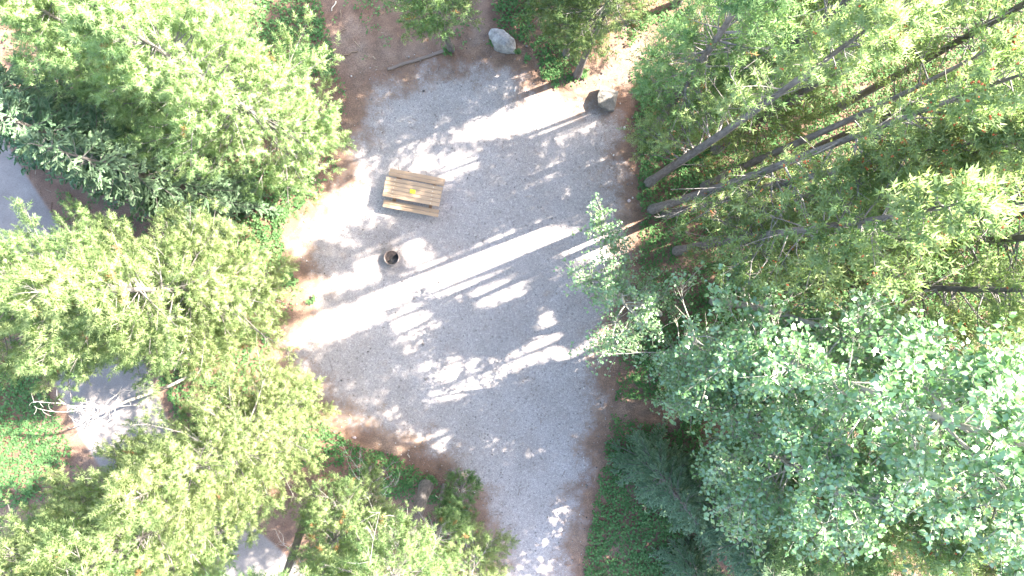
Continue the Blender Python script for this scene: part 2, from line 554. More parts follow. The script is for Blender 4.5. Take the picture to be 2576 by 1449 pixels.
def needle_tufts(c, a, L, nlen, tint, rng, n=24, w=0.010, spread=(1.45, 0.25)):
    """bottle-brush shoots: one sliver for each bunch of needles"""
    T = len(c)
    e1, e2 = frames(a, rng)
    s = (np.arange(n)[None] + rng.random((T, n))) / n
    ph = np.arange(n)[None] * 2.4 + rng.random((T, n)) * 1.2 + rng.random((T, 1)) * 6.28
    be = spread[0] + (spread[1] - spread[0]) * s ** 2.5 + rng.normal(0, 0.12, (T, n))
    rad = np.cos(ph)[..., None] * e1[:, None] + np.sin(ph)[..., None] * e2[:, None]
    d = np.cos(be)[..., None] * a[:, None] + np.sin(be)[..., None] * rad
    base = c[:, None] + (L[:, None] * s)[..., None] * a[:, None]
    ln = nlen[:, None] * rng.uniform(0.75, 1.15, (T, n))
    side = norm(np.cross(d, rad + 0.6 * a[:, None]) + rng.normal(0, 0.35, d.shape))
    ww = (w * rng.uniform(0.7, 1.3, (T, n)))[..., None]
    tip = base + d * ln[..., None]
    cen = c[:, None] + a[:, None] * (L * 0.45)[:, None, None]
    out = norm((base + tip) / 2 - cen + 0.02 * a[:, None]) 
    out = norm(out + 0.25 * np.array([0, 0, 1.0]))
    ng = np.cross(side, d)
    fl = np.where((ng * out).sum(-1, keepdims=True) < 0, -1.0, 1.0)
    V = np.stack([base + d * (0.12 * ln)[..., None] - side * ww * fl, base + d * (0.12 * ln)[..., None] + side * ww * fl, tip], 2).reshape(-1, 3)
    NR = np.repeat(out.reshape(-1, 3), 3, 0)
    F = np.arange(len(V)).reshape(-1, 3)
    tn = tint[:, None] + (s - 0.5) * 0.16 + rng.normal(0, 0.05, (T, n))
    tn = np.where(tint[:, None] > 0.97, 1.0, np.clip(tn, 0, 0.9))
    return V, F, np.repeat(tn.ravel(), 3), NR


def trunk_curve(base, top, rng, k=12, wob=0.12):
    t = np.linspace(0, 1, k)[:, None]
    p = base * (1 - t) + top * t
    ph = rng.uniform(0, 6.28, 4)
    p[:, 0] += wob * (np.sin(t[:, 0] * 4 + ph[0]) - math.sin(ph[0])) * t[:, 0]
    p[:, 1] += wob * (np.sin(t[:, 0] * 4.6 + ph[1]) - math.sin(ph[1])) * t[:, 0]
    return p


def along(curve, t):
    x = np.clip(t, 0, 1) * (len(curve) - 1)
    i = np.minimum(x.astype(int), len(curve) - 2)
    f = (x - i)[:, None]
    return curve[i] * (1 - f) + curve[i + 1] * f


def pine_meshes(seed, base, top, R, cs, carve=True, dens=1.0, tone=0.5, cones=0, rust=0.01, rt=None, n_needles=20, gap=0.34, dead=10, nw=0.0085, sz=1.25):
    """base, top in metres; the tree is made about base (origin)"""
    rng = np.random.default_rng(seed)
    base = np.array(base, float); top = np.array(top, float)
    H = top[2] - base[2]
    cur = trunk_curve(base, top, rng)
    rt = rt or (0.045 + 0.0062 * H)
    tr = rt * (1 - np.linspace(0, 1, 12)) ** 0.75 + 0.012
    tr[0] *= 1.3
    tv, tq = tubes(cur[None], tr[None], 10)
    out = {'trunk': mesh_np('trunk', tv - base, [tq], M_BARK, None, True)}
    # live branches in loose whorls
    nwh = max(6, int(H * (1 - cs) / gap))
    tw = cs + (1 - cs) * (np.arange(nwh) + 0.4) / nwh
    per = rng.integers(4, 7, nwh)
    t = np.repeat(tw, per) + rng.normal(0, 0.012, per.sum())
    t = np.clip(t, 0, 0.985)
    B = len(t)
    u = (t - cs) / (1 - cs)
    prof = np.where(u < 0.3, 0.62 + 0.38 * np.clip(u, 0, 1) / 0.3, 1.0 - 0.86 * ((np.clip(u, 0, 1) - 0.3) / 0.7) ** 1.15)
    ln = R * prof * rng.uniform(0.62, 1.18, B)
    azm = rng.uniform(0, 6.28, B)
    # uneven crown: some sectors are fuller than others
    ln *= 1 + 0.22 * np.sin(azm * 2 + rng.uniform(0, 6.28)) * np.sin(t * 20 + rng.uniform(0, 6.28))
    elev = np.radians(-8 + 52 * np.clip(u, 0, 1) ** 1.4 + rng.normal(0, 9, B))
    d = np.stack([np.cos(azm), np.sin(azm), np.zeros(B)], 1)
    p0 = along(cur, t)
    K = 5
    uu = np.linspace(0, 1, K)[None, :, None]
    Lb = ln[:, None, None]
    zz = np.array([0, 0, 1.0])
    P = p0[:, None] + d[:, None] * Lb * uu * np.cos(elev)[:, None, None] + zz * (Lb * uu * np.sin(elev)[:, None, None] + Lb * 0.16 * uu ** 2)
    lat = np.stack([-d[:, 1], d[:, 0], np.zeros(B)], 1)
    P += lat[:, None] * (Lb * 0.12 * np.sin(uu * 3 + rng.uniform(0, 6.28, (B, 1, 1))) * uu)
    Rb = (0.008 + 0.011 * ln)[:, None] * (1 - 0.8 * uu[..., 0])
    bk = np.ones(B, bool)
    if carve:
        bk = (shades_lit(P[:, 1], rng, 0.02).astype(int) * 2 + shades_lit(P[:, 2], rng, 0.02) * 2 + shades_lit(P[:, 3], rng, 0.02) + shades_lit(P[:, 4], rng, 0.02)) < 2
    parts = []
    # side twigs
    ntw = np.maximum(3, (ln * 5.4 * dens).astype(int) + 2)
    bi = np.repeat(np.arange(B), ntw)
    m = len(bi)
    ub = rng.uniform(0.10, 1.0, m) ** 0.85
    x = ub * (K - 1); i0 = np.minimum(x.astype(int), K - 2); f = (x - i0)[:, None]
    ts = P[bi, i0] * (1 - f) + P[bi, i0 + 1] * f
    bd = norm(P[bi, i0 + 1] - P[bi, i0])
    sg = rng.choice([-1, 1], m)[:, None]
    td = norm(bd * rng.uniform(0.5, 1.1, (m, 1)) + lat[bi] * sg * rng.uniform(0.2, 1.0, (m, 1)) + zz * rng.normal(0.22, 0.22, (m, 1)))
    tl = np.clip((0.16 + 0.34 * (1 - ub)) * np.sqrt(ln[bi]) * rng.uniform(0.7, 1.3, m), 0.12, 0.7)
    te = ts + td * tl[:, None] + zz * (0.12 * tl[:, None])
    tm = (ts + te) / 2 - zz * 0.03 * tl[:, None]
    if carve:
        ok = ~shades_lit(tm, rng, 0.03)
        frac = np.bincount(bi, ok, B) / np.maximum(np.bincount(bi, minlength=B), 1)
        bk &= frac > 0.62
        ok &= bk[bi]
        ts, td, te, tm, bi, m = ts[ok], td[ok], te[ok], tm[ok], bi[ok], int(ok.sum())
    parts.append(tubes(P[bk][:, [0, 2, 4]], Rb[bk][:, [0, 2, 4]], 3))
    sw = norm(np.cross(td, rng.normal(size=td.shape))) * 0.006
    rv = np.stack([ts - sw, ts + sw, te + sw * .5, te - sw * .5], 1).reshape(-1, 3)
    parts.append((rv, np.arange(len(rv)).reshape(-1, 4)))
    # shoots
    c, a, bt = [], [], []
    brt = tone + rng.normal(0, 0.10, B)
    for v, keep in ((1.0, 1.0), (0.62, 0.9), (0.3, 0.55)):
        k = rng.random(m) < keep
        pos = ts[k] * (1 - v) + te[k] * v
        dv = norm(td[k] + zz * 0.28 + rng.normal(0, 0.28 if v == 1 else 0.55, (k.sum(), 3)))
        c.append(pos); a.append(dv); bt.append(brt[bi[k]])
    c.append(P[bk, -1]); a.append(norm(P[bk, -1] - P[bk, -2] + 0.05 * zz)); bt.append(brt[bk])
    # leader
    lead = np.repeat(top[None], 5, 0) + rng.normal(0, 0.05, (5, 3)) - zz * np.arange(5)[:, None] * 0.12
    c.append(lead); a.append(norm(zz + rng.normal(0, 0.25, (5, 3)))); bt.append(np.full(5, tone + 0.1))
    c = np.concatenate(c); a = np.concatenate(a); bt = np.concatenate(bt)
    if carve:
        k = ~shades_lit(c + a * 0.12, rng)
        c, a, bt = c[k], a[k], bt[k]
    T = len(c)
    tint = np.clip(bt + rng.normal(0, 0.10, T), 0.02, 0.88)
    tint[rng.random(T) < rust] = 1.0
    L = rng.uniform(0.10, 0.22, T) * sz; nl = rng.uniform(0.065, 0.09, T) * sz
    V, F, tn, NR = needle_tufts(c, a, L, nl, tint, rng, n_needles, nw)
    out['crown'] = mesh_np('crown', V - base, [F], M_PINE, {'tint': tn}, True, NR)
    bv, bf = join(parts)
    out['branches'] = mesh_np('branches', bv - base, bf, M_TWIG, None, True)
    # bare dead twigs under the live crown
    if dead:
        t2 = rng.uniform(max(0.12, cs - 0.3), cs + 0.25, dead)
        p2 = along(cur, t2)
        a2 = rng.uniform(0, 6.28, dead)
        l2 = R * rng.uniform(0.35, 0.8, dead)
        K2 = 7
        v2 = np.linspace(0, 1, K2)[None, :, None]
        d2 = np.stack([np.cos(a2), np.sin(a2), rng.normal(-0.05, 0.2, dead)], 1)
        s2 = np.stack([-np.sin(a2), np.cos(a2), np.zeros(dead)], 1)
        Q = p2[:, None] + d2[:, None] * l2[:, None, None] * v2 + s2[:, None] * (l2[:, None, None] * rng.normal(0, .5, (dead, 1, 1)) * v2 ** 2) \
            + zz * (l2[:, None, None] * rng.normal(0.0, .25, (dead, 1, 1)) * v2 ** 2) + rng.normal(0, 0.02, (dead, K2, 3)) * v2
        prt = [tubes(Q, (0.009 - 0.0065 * v2[..., 0]) * np.ones((dead, 1)), 4)]
        w = np.repeat(np.arange(dead), 7); mm = len(w)
        kk = rng.integers(2, K2, mm)
        st = Q[w, kk]
        ed = norm(d2[w] + s2[w] * rng.normal(0, 1.0, (mm, 1)) + zz * rng.normal(0, 0.5, (mm, 1)))
        ll = rng.uniform(0.12, 0.5, (mm, 1))
        mid = st + ed * ll * 0.5 + rng.normal(0, 0.04, (mm, 3))
        prt.append(tubes(np.stack([st, mid, st + ed * ll + zz * ll * rng.normal(0, .35, (mm, 1))], 1), np.full((mm, 3), 0.0035) * np.array([1.2, 1, .6]), 3))
        dv_, df_ = join(prt)
        out['dead_twigs'] = mesh_np('dead_twigs', dv_ - base, df_, M_DEAD, None, True)
    if cones:
        k = rng.choice(T, min(cones, T), replace=False)
        # little clustered cones at the shoot tips: octahedra
        pc = np.repeat(c[k] + a[k] * (L[k] * 0.9)[:, None], 2, 0) + rng.normal(0, 0.02, (2 * len(k), 3))
        o = np.array([[1, 0, 0], [-1, 0, 0], [0, 1, 0], [0, -1, 0], [0, 0, 1.4], [0, 0, -1.4]]) * 0.022
        Vc = (pc[:, None] + o[None]).reshape(-1, 3)
        fo = np.array([[0, 2, 4], [2, 1, 4], [1, 3, 4], [3, 0, 4], [2, 0, 5], [1, 2, 5], [3, 1, 5], [0, 3, 5]])
        Fc = (np.arange(len(pc))[:, None, None] * 6 + fo[None]).reshape(-1, 3)
        out['cones'] = mesh_np('cones', Vc - base, [Fc], M_CONE, None, True)
    return out


def plant_tree(name, meshes, loc, label, cat, group, rot=None, scale=None):
    r = empty(name, loc)
    tag(r, label, cat, group)
    if rot is not None: r.rotation_euler = rot
    if scale is not None: r.scale = scale
    done = {}
    for k in ('trunk', 'crown', 'branches', 'dead_twigs', 'cones'):
        if k not in meshes: continue
        o = done[k] = link(k, meshes[k], done['crown'] if k == 'cones' else done['trunk'] if k in ('branches', 'dead_twigs') else r)
        if k in ('cones', 'dead_twigs', 'branches'): o['kind'] = 'stuff'
    return r


def spruce_meshes(seed, H, R, cs=0.06, base=(0, 0, 0), carve=False, dens=1.0):
    rng = np.random.default_rng(seed)
    base = np.array(base, float)
    top = base + np.array([0, 0, H])
    cur = trunk_curve(base, top, rng, 10, 0.03)
    tr = (0.03 + 0.011 * H) * (1 - np.linspace(0, 1, 10)) + 0.01
    tv, tq = tubes(cur[None], tr[None], 8)
    out = {'trunk': mesh_np('trunk', tv - base, [tq], M_BARK, None, True)}
    B = int(H * 17)
    t = cs + (1 - cs) * np.sort(rng.random(B)) ** 1.05
    ln = R * (1 - (t - cs) / (1 - cs)) ** 0.85 * rng.uniform(0.7, 1.15, B) + 0.12
    azm = np.arange(B) * 2.399 + rng.normal(0, 0.3, B)
    d = np.stack([np.cos(azm), np.sin(azm), np.zeros(B)], 1); lat = np.stack([-d[:, 1], d[:, 0], np.zeros(B)], 1)
    el0 = np.radians(-18 + 55 * t ** 2 + rng.normal(0, 6, B))
    zz = np.array([0, 0, 1.0]); K = 6
    uu = np.linspace(0, 1, K)[None, :, None]; Lb = ln[:, None, None]
    P = along(cur, t)[:, None] + d[:, None] * Lb * uu * np.cos(el0)[:, None, None] + zz * (Lb * uu * np.sin(el0)[:, None, None] - 0.12 * Lb * uu + 0.22 * Lb * uu ** 3)
    parts = [tubes(P, (0.006 + 0.008 * ln)[:, None] * (1 - 0.8 * uu[..., 0]), 4)]
    n2 = np.maximum(5, (ln * 15 * dens).astype(int))
    bi = np.repeat(np.arange(B), n2); m = len(bi)
    ub = rng.uniform(0.15, 1.0, m)
    x = ub * (K - 1); i0 = np.minimum(x.astype(int), K - 2); f = (x - i0)[:, None]
    ts = P[bi, i0] * (1 - f) + P[bi, i0 + 1] * f
    bd = norm(P[bi, i0 + 1] - P[bi, i0])
    sg = rng.choice([-1, 1], m)[:, None]
    td = norm(bd * 0.85 + lat[bi] * sg * rng.uniform(0.3, 1.0, (m, 1)) - zz * rng.uniform(-0.1, 0.4, (m, 1)))
    tl = (0.10 + 0.34 * (1 - ub) * np.sqrt(ln[bi])) * rng.uniform(0.7, 1.3, m)
    # each twig carries fingers
    segs_s, segs_d, segs_l, sb = [ts], [td], [tl], [bi]
    for v in (0.3, 0.5, 0.7, 0.88):
        s2 = ts + td * (tl * v)[:, None]
        dd = norm(td * 0.9 + np.cross(td, zz) * rng.choice([-1, 1], m)[:, None] * rng.uniform(0.4, 0.9, (m, 1)) - zz * rng.uniform(-.1, .3, (m, 1)))
        segs_s.append(s2); segs_d.append(dd); segs_l.append(np.clip(tl * 0.45, 0.06, 0.16) * rng.uniform(0.7, 1.3, m)); sb.append(bi)
    S = np.concatenate(segs_s); D = np.concatenate(segs_d); Ls = np.concatenate(segs_l); sb = np.concatenate(sb)
    if carve:
        k = ~shades_lit(S, rng); S, D, Ls, sb = S[k], D[k], Ls[k], sb[k]
    T = len(S)
    e1, e2 = frames(D, rng)
    w = 0.0115 + rng.random(T) * 0.005
    V, Fq, tn, NS = [], [], [], []
    so = S - base; so[:, 2] = 0
    so = norm(norm(so) * 0.7 + np.array([0, 0, 0.75]) + rng.normal(0, 0.25, so.shape))
    tint = np.clip(0.42 + rng.normal(0, 0.12, B)[sb] + rng.normal(0, 0.12, T), 0, 0.9)
    for k in range(2):
        e = math.cos(k * 1.57) * e1 + math.sin(k * 1.57) * e2
        e = e * np.where((np.cross(e, D) * so).sum(-1, keepdims=True) < 0, -1.0, 1.0)
        NS.append(np.repeat(so, 5, 0))
        A = S; E = S + D * Ls[:, None]; Mx = S + D * (Ls * 0.72)[:, None]
        quad = np.stack([A - e * (w * .8)[:, None], A + e * (w * .8)[:, None], Mx + e * (w * 1.25)[:, None], E, Mx - e * (w * 1.25)[:, None]], 1)
        V.append(quad.reshape(-1, 3))
        tn.append(np.stack([tint - .08, tint - .08, tint + .1, tint + .28, tint + .1], 1).ravel())
    V = np.concatenate(V); tn = np.clip(np.concatenate(tn), 0, 1)
    out['crown'] = mesh_np('crown', V - base, [np.arange(len(V)).reshape(-1, 5)], M_SPRUCE, {'tint': tn}, True, np.concatenate(NS))
    bv, bf = join(parts)
    out['branches'] = mesh_np('branches', bv - base, bf, M_TWIG, None, True)
    return out


LEAF = np.array([[0, 0, 0], [0.36, 0.38, 0.05], [0, 1.0, -0.05], [-0.36, 0.38, 0.05]])
LEAF_F = np.array([[0, 1, 2], [0, 2, 3]])


def leaves(c, d, up, size, tint):
    """ovate folded leaves; c base, d direction, up leaf normal"""
    x = norm(np.cross(d, up)); n = np.cross(x, d)
    V = c[:, None] + size[:, None, None] * (LEAF[None, :, 0:1] * x[:, None] + LEAF[None, :, 1:2] * d[:, None] + LEAF[None, :, 2:3] * n[:, None])
    F = (np.arange(len(c))[:, None, None] * 4 + LEAF_F[None]).reshape(-1, 3)
    return V.reshape(-1, 3), F, np.repeat(tint, 4)


def poplar_meshes(seed, base, top, R, cs=0.25, nb=46, lsize=0.10, limbs=(), per=7, carve=True, tone=0.5, xk=3.1):
    rng = np.random.default_rng(seed)
    base = np.array(base, float); top = np.array(top, float); H = top[2] - base[2]
    zz = np.array([0, 0, 1.0])
    cur = trunk_curve(base, top, rng, 14, 0.35)
    tr = (0.05 + 0.008 * H) * (1 - np.linspace(0, 1, 14)) ** 0.8 + 0.012
    tv, tq = tubes(cur[None], tr[None], 10)
    t = np.sort(rng.uniform(cs, 0.98, nb)); azm = np.arange(nb) * 2.4 + rng.normal(0, 0.5, nb)
    u = (t - cs) / (1 - cs)
    ln = R * (0.55 + 0.45 * np.sin(np.clip(u, 0, 1) * 2.6 + 0.4)) * rng.uniform(0.65, 1.2, nb) * (1 - 0.55 * u ** 3)
    d = np.stack([np.cos(azm), np.sin(azm), np.tan(np.radians(20 + 35 * u + rng.normal(0, 10, nb)))], 1); d = norm(d)
    lat = norm(np.cross(d, zz)); K = 7
    uu = np.linspace(0, 1, K)[None, :, None]; Lb = ln[:, None, None]
    P = along(cur, t)[:, None] + d[:, None] * Lb * uu + lat[:, None] * Lb * 0.12 * np.sin(uu * 4 + rng.uniform(0, 6.28, (nb, 1, 1))) * uu - zz * (Lb * 0.12 * uu ** 2)
    if len(limbs):
        X = []
        for (t0, end, sag) in limbs:
            s = along(cur, np.array([t0]))[0]
            e = np.array(end, float)
            w = np.linspace(0, 1, K)[:, None]
            X.append(s * (1 - w) + e * w + zz * sag * np.sin(w * math.pi) + rng.normal(0, 0.05, (K, 3)) * w)
        P = np.concatenate([P, np.array(X)]); ln = np.concatenate([ln, [np.linalg.norm(x[-1] - x[0]) for x in np.array(X)]])
        nb = len(P)
        d = norm(P[:, -1] - P[:, 0]); lat = norm(np.cross(d, zz))
    Rp = (0.010 + 0.011 * np.minimum(ln, 1.6))[:, None] * (1 - 0.8 * uu[..., 0])
    prt = [(tv, tq)]
    n2 = np.maximum(7, (ln * 13.0).astype(int)); bi = np.repeat(np.arange(nb), n2); m = len(bi)
    ub = rng.uniform(0.25, 1, m) ** 0.75
    x = ub * (K - 1); i0 = np.minimum(x.astype(int), K - 2); f = (x - i0)[:, None]
    ts = P[bi, i0] * (1 - f) + P[bi, i0 + 1] * f
    td = norm(norm(P[bi, i0 + 1] - P[bi, i0]) * 0.8 + lat[bi] * rng.normal(0, 0.9, (m, 1)) + zz * rng.normal(0.25, 0.35, (m, 1)))
    tl = rng.uniform(0.15, 0.6, m) * np.clip(np.sqrt(ln[bi]), 0.5, 1.3)
    te = ts + td * tl[:, None]
    if carve:
        ok = ~shades_lit(te, rng, 0.03) | (te[:, 0] < xk)
        pk = np.bincount(bi, ok, nb) / np.maximum(np.bincount(bi, minlength=nb), 1) > 0.5
        pk[nb - len(limbs):] = True
        ok &= pk[bi]
        P, Rp = P[pk], Rp[pk]
        bi = (np.cumsum(pk) - 1)[bi]; nb = len(P)
        ts, td, te, bi, m = ts[ok], td[ok], te[ok], bi[ok], int(ok.sum())
    prt.append(tubes(P, Rp, 5))
    prt.append(tubes(np.stack([ts, (ts + te) / 2 + rng.normal(0, .02, (m, 3)), te], 1), np.full((m, 3), 0.006) * np.array([1.2, 1, .6]), 3))
    out = {'trunk': mesh_np('trunk', tv - base, [tq], M_PBARK, None, True)}
    bv, bf = join(prt[1:])
    out['branches'] = mesh_np('branches', bv - base, bf, M_PBARK, None, True)
    C, D = [], []
    for v in (1.0, 0.7, 0.4):
        for j in range(per if v == 1.0 else per // 2):
            pc = ts * (1 - v) + te * v
            a = rng.uniform(0, 6.28, m)
            e1, e2 = frames(td, rng)
            dd = norm(td * rng.uniform(0.0, 0.9, (m, 1)) + np.cos(a)[:, None] * e1 + np.sin(a)[:, None] * e2 - zz * rng.uniform(-.1, .35, (m, 1)))
            C.append(pc + dd * 0.04); D.append(dd)
    bt = np.tile(np.clip(tone + rng.normal(0, 0.14, nb)[bi], 0, 1), len(C))
    C = np.concatenate(C); D = np.concatenate(D)
    if carve:
        k = ~shades_lit(C, rng) | (C[:, 0] < xk); C, D, bt = C[k], D[k], bt[k]
    n = len(C)
    up = norm(zz + rng.normal(0, 0.5, (n, 3)))
    V, F, tn = leaves(C, D, up, lsize * rng.uniform(0.65, 1.2, n), np.clip(bt + rng.normal(0, 0.15, n), 0, 1))
    out['crown'] = mesh_np('crown', V - base, [F], M_POPLAR, {'tint': tn}, True)
    return out


def at(px, py, h, lean=None):
    """base and top of a tree whose foot is at sheet reading px,py"""
    b = np.array([*g(px, py), -0.03])
    if lean is None: t = np.array([b[0], b[1], h])
    else: t = np.array([*g(lean[0], lean[1], h), h])
    return b, t


# ------------------------------------------------------------------ pines at the right and top: each grown for its own place
G_R = 'pines of the stand right of the pad'
G_T = 'pines along the top edge'
DEEP = 'pine mostly cut off by the right edge of the picture'
OFFT = 'pine standing just beyond the top edge, its shadow on the dirt trail'
G_O = 'pines beyond the top edge'
G_D = 'pines deep in the right-hand stand'
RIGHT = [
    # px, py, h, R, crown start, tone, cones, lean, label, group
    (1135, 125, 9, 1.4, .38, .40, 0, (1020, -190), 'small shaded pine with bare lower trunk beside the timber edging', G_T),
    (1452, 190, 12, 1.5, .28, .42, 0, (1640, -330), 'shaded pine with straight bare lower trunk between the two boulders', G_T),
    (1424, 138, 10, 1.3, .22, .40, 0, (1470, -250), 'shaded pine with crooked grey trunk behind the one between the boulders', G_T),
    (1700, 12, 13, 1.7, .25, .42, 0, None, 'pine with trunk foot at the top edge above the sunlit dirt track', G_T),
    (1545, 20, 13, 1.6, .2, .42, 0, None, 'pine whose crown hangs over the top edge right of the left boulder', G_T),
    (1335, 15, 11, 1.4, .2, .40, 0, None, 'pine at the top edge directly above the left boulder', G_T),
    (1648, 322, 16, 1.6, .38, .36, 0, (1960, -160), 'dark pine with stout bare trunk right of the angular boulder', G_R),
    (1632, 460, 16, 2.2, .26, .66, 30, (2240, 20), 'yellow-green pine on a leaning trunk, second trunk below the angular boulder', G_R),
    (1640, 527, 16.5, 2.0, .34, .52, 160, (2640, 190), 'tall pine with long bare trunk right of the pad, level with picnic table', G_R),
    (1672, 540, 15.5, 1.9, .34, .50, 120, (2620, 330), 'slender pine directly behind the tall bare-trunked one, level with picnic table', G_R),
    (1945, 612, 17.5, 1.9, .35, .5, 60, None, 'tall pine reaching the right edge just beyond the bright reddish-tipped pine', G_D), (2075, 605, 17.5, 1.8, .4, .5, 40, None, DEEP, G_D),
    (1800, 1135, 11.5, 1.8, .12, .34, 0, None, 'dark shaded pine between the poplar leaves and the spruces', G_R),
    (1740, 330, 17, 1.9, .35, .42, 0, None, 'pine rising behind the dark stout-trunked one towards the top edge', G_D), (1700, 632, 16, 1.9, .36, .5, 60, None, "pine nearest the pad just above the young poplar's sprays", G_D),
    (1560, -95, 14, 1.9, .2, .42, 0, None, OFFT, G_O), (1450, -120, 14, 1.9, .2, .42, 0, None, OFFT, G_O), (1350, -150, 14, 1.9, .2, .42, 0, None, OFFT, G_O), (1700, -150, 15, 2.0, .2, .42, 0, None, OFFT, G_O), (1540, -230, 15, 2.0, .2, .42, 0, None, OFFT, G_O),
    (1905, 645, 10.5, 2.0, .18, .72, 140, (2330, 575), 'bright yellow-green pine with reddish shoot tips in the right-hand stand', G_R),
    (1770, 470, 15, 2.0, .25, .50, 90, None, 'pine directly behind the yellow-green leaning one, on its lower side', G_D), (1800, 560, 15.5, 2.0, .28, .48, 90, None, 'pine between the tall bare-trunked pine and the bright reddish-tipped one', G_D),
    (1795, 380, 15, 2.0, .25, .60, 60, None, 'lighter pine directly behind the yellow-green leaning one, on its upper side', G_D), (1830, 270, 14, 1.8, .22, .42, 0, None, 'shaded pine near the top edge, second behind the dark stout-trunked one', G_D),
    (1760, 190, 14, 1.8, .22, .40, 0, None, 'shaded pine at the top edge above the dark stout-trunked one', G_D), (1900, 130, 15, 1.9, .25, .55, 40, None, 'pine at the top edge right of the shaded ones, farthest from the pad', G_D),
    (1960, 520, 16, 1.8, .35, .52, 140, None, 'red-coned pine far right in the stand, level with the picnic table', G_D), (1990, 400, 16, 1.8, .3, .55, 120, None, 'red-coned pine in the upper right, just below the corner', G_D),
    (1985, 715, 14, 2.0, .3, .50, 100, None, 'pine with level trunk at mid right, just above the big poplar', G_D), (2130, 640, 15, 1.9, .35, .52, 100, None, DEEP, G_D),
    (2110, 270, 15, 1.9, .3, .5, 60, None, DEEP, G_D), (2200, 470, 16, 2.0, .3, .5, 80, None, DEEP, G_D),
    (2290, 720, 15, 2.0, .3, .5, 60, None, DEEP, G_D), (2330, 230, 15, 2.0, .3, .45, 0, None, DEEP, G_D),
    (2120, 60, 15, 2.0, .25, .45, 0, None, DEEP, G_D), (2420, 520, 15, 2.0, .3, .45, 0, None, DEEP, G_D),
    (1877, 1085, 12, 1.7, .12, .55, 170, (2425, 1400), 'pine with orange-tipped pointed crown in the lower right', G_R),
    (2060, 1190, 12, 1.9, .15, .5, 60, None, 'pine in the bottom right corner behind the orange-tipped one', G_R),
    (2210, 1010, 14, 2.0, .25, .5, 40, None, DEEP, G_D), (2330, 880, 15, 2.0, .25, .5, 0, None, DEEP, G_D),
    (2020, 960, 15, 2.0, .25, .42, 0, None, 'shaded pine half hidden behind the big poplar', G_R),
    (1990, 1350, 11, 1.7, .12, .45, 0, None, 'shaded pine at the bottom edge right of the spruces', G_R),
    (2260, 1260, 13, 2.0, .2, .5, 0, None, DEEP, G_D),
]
for n, (px, py, h, R, cs, tone, cn, lean, label, grp) in enumerate(RIGHT):
    b, t = at(px, py, h, lean)
    big = grp not in (G_D, G_O)
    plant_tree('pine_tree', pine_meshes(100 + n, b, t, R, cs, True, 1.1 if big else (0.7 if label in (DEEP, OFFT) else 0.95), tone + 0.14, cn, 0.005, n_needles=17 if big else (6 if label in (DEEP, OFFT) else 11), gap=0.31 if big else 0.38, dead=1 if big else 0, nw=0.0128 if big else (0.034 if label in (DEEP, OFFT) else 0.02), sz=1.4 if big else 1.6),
               b, label, 'pine tree', grp)

# ------------------------------------------------------------------ pines at the left and bottom: five grown trees, copied and turned
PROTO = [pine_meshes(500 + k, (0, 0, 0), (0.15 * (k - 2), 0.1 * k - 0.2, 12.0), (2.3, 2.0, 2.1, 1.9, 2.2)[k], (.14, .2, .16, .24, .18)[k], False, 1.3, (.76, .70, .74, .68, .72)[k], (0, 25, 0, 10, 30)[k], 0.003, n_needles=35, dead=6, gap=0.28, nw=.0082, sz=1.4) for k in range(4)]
G_L = 'sunlit pines left of the pad'
G_B = 'pines at the bottom of the picture'
LEFT = [
    (785, 378, 13.5, 1.0, 0, 'large sunlit pine overhanging the pad left of the picnic table'),
    (575, 255, 13.0, 1.0, 4, 'sunlit pine filling the upper left behind the one by the table'),
    (610, 310, 12.0, 1.0, 2, 'half shaded sunlit pine just above the blue-green spruces'),
    (420, 130, 12.0, 1.0, 1, 'pine in the top left corner with rusty dead sprigs'),
    (685, 745, 13.0, .95, 2, 'sunlit pine reaching the pad left of the fire ring'),
    (610, 785, 12.5, .92, 0, 'bright pine between the fire ring pine and the asphalt road'),
    (455, 690, 12.0, .88, 3, 'pale sunlit pine below the spruces, right of the asphalt road'),
    (400, 790, 13.0, .9, 1, 'pale pine with drooping boughs over the asphalt road near the dead tree'),
    (765, 1030, 12.0, 1.0, 4, 'sunlit pine at the brown left corner of the pad below the fire ring'),
    (650, 1150, 13.0, .95, 2, 'sunlit pine with tangled bare twigs below the left corner of the pad'),
    (500, 1155, 11.5, .9, 0, 'washed-out pale pine below the bleached dead tree'),
    (560, 1330, 12.0, 1.0, 1, 'pale pine standing by the road in the lower left'),
    (350, 1290, 12.0, 1.0, 3, 'pale pine across the road in the bottom left corner'),
]
rr = random.Random(5)


def put_proto(px, py, h, rs, k, label, grp, spin, leanpx=None):
    x, y = g(px, py)
    s = h / 12.0
    rot = (rr.uniform(-.03, .03), rr.uniform(-.03, .03), spin)
    plant_tree('pine_tree', PROTO[k], (x, y, -0.03), label, 'pine tree', grp, rot, (s * rs, s * rs, s))


for n, (px, py, h, rs, k, label) in enumerate(LEFT):
    put_proto(px, py, h, rs, k % 4, label, G_L, n * 2.1 + 0.4)

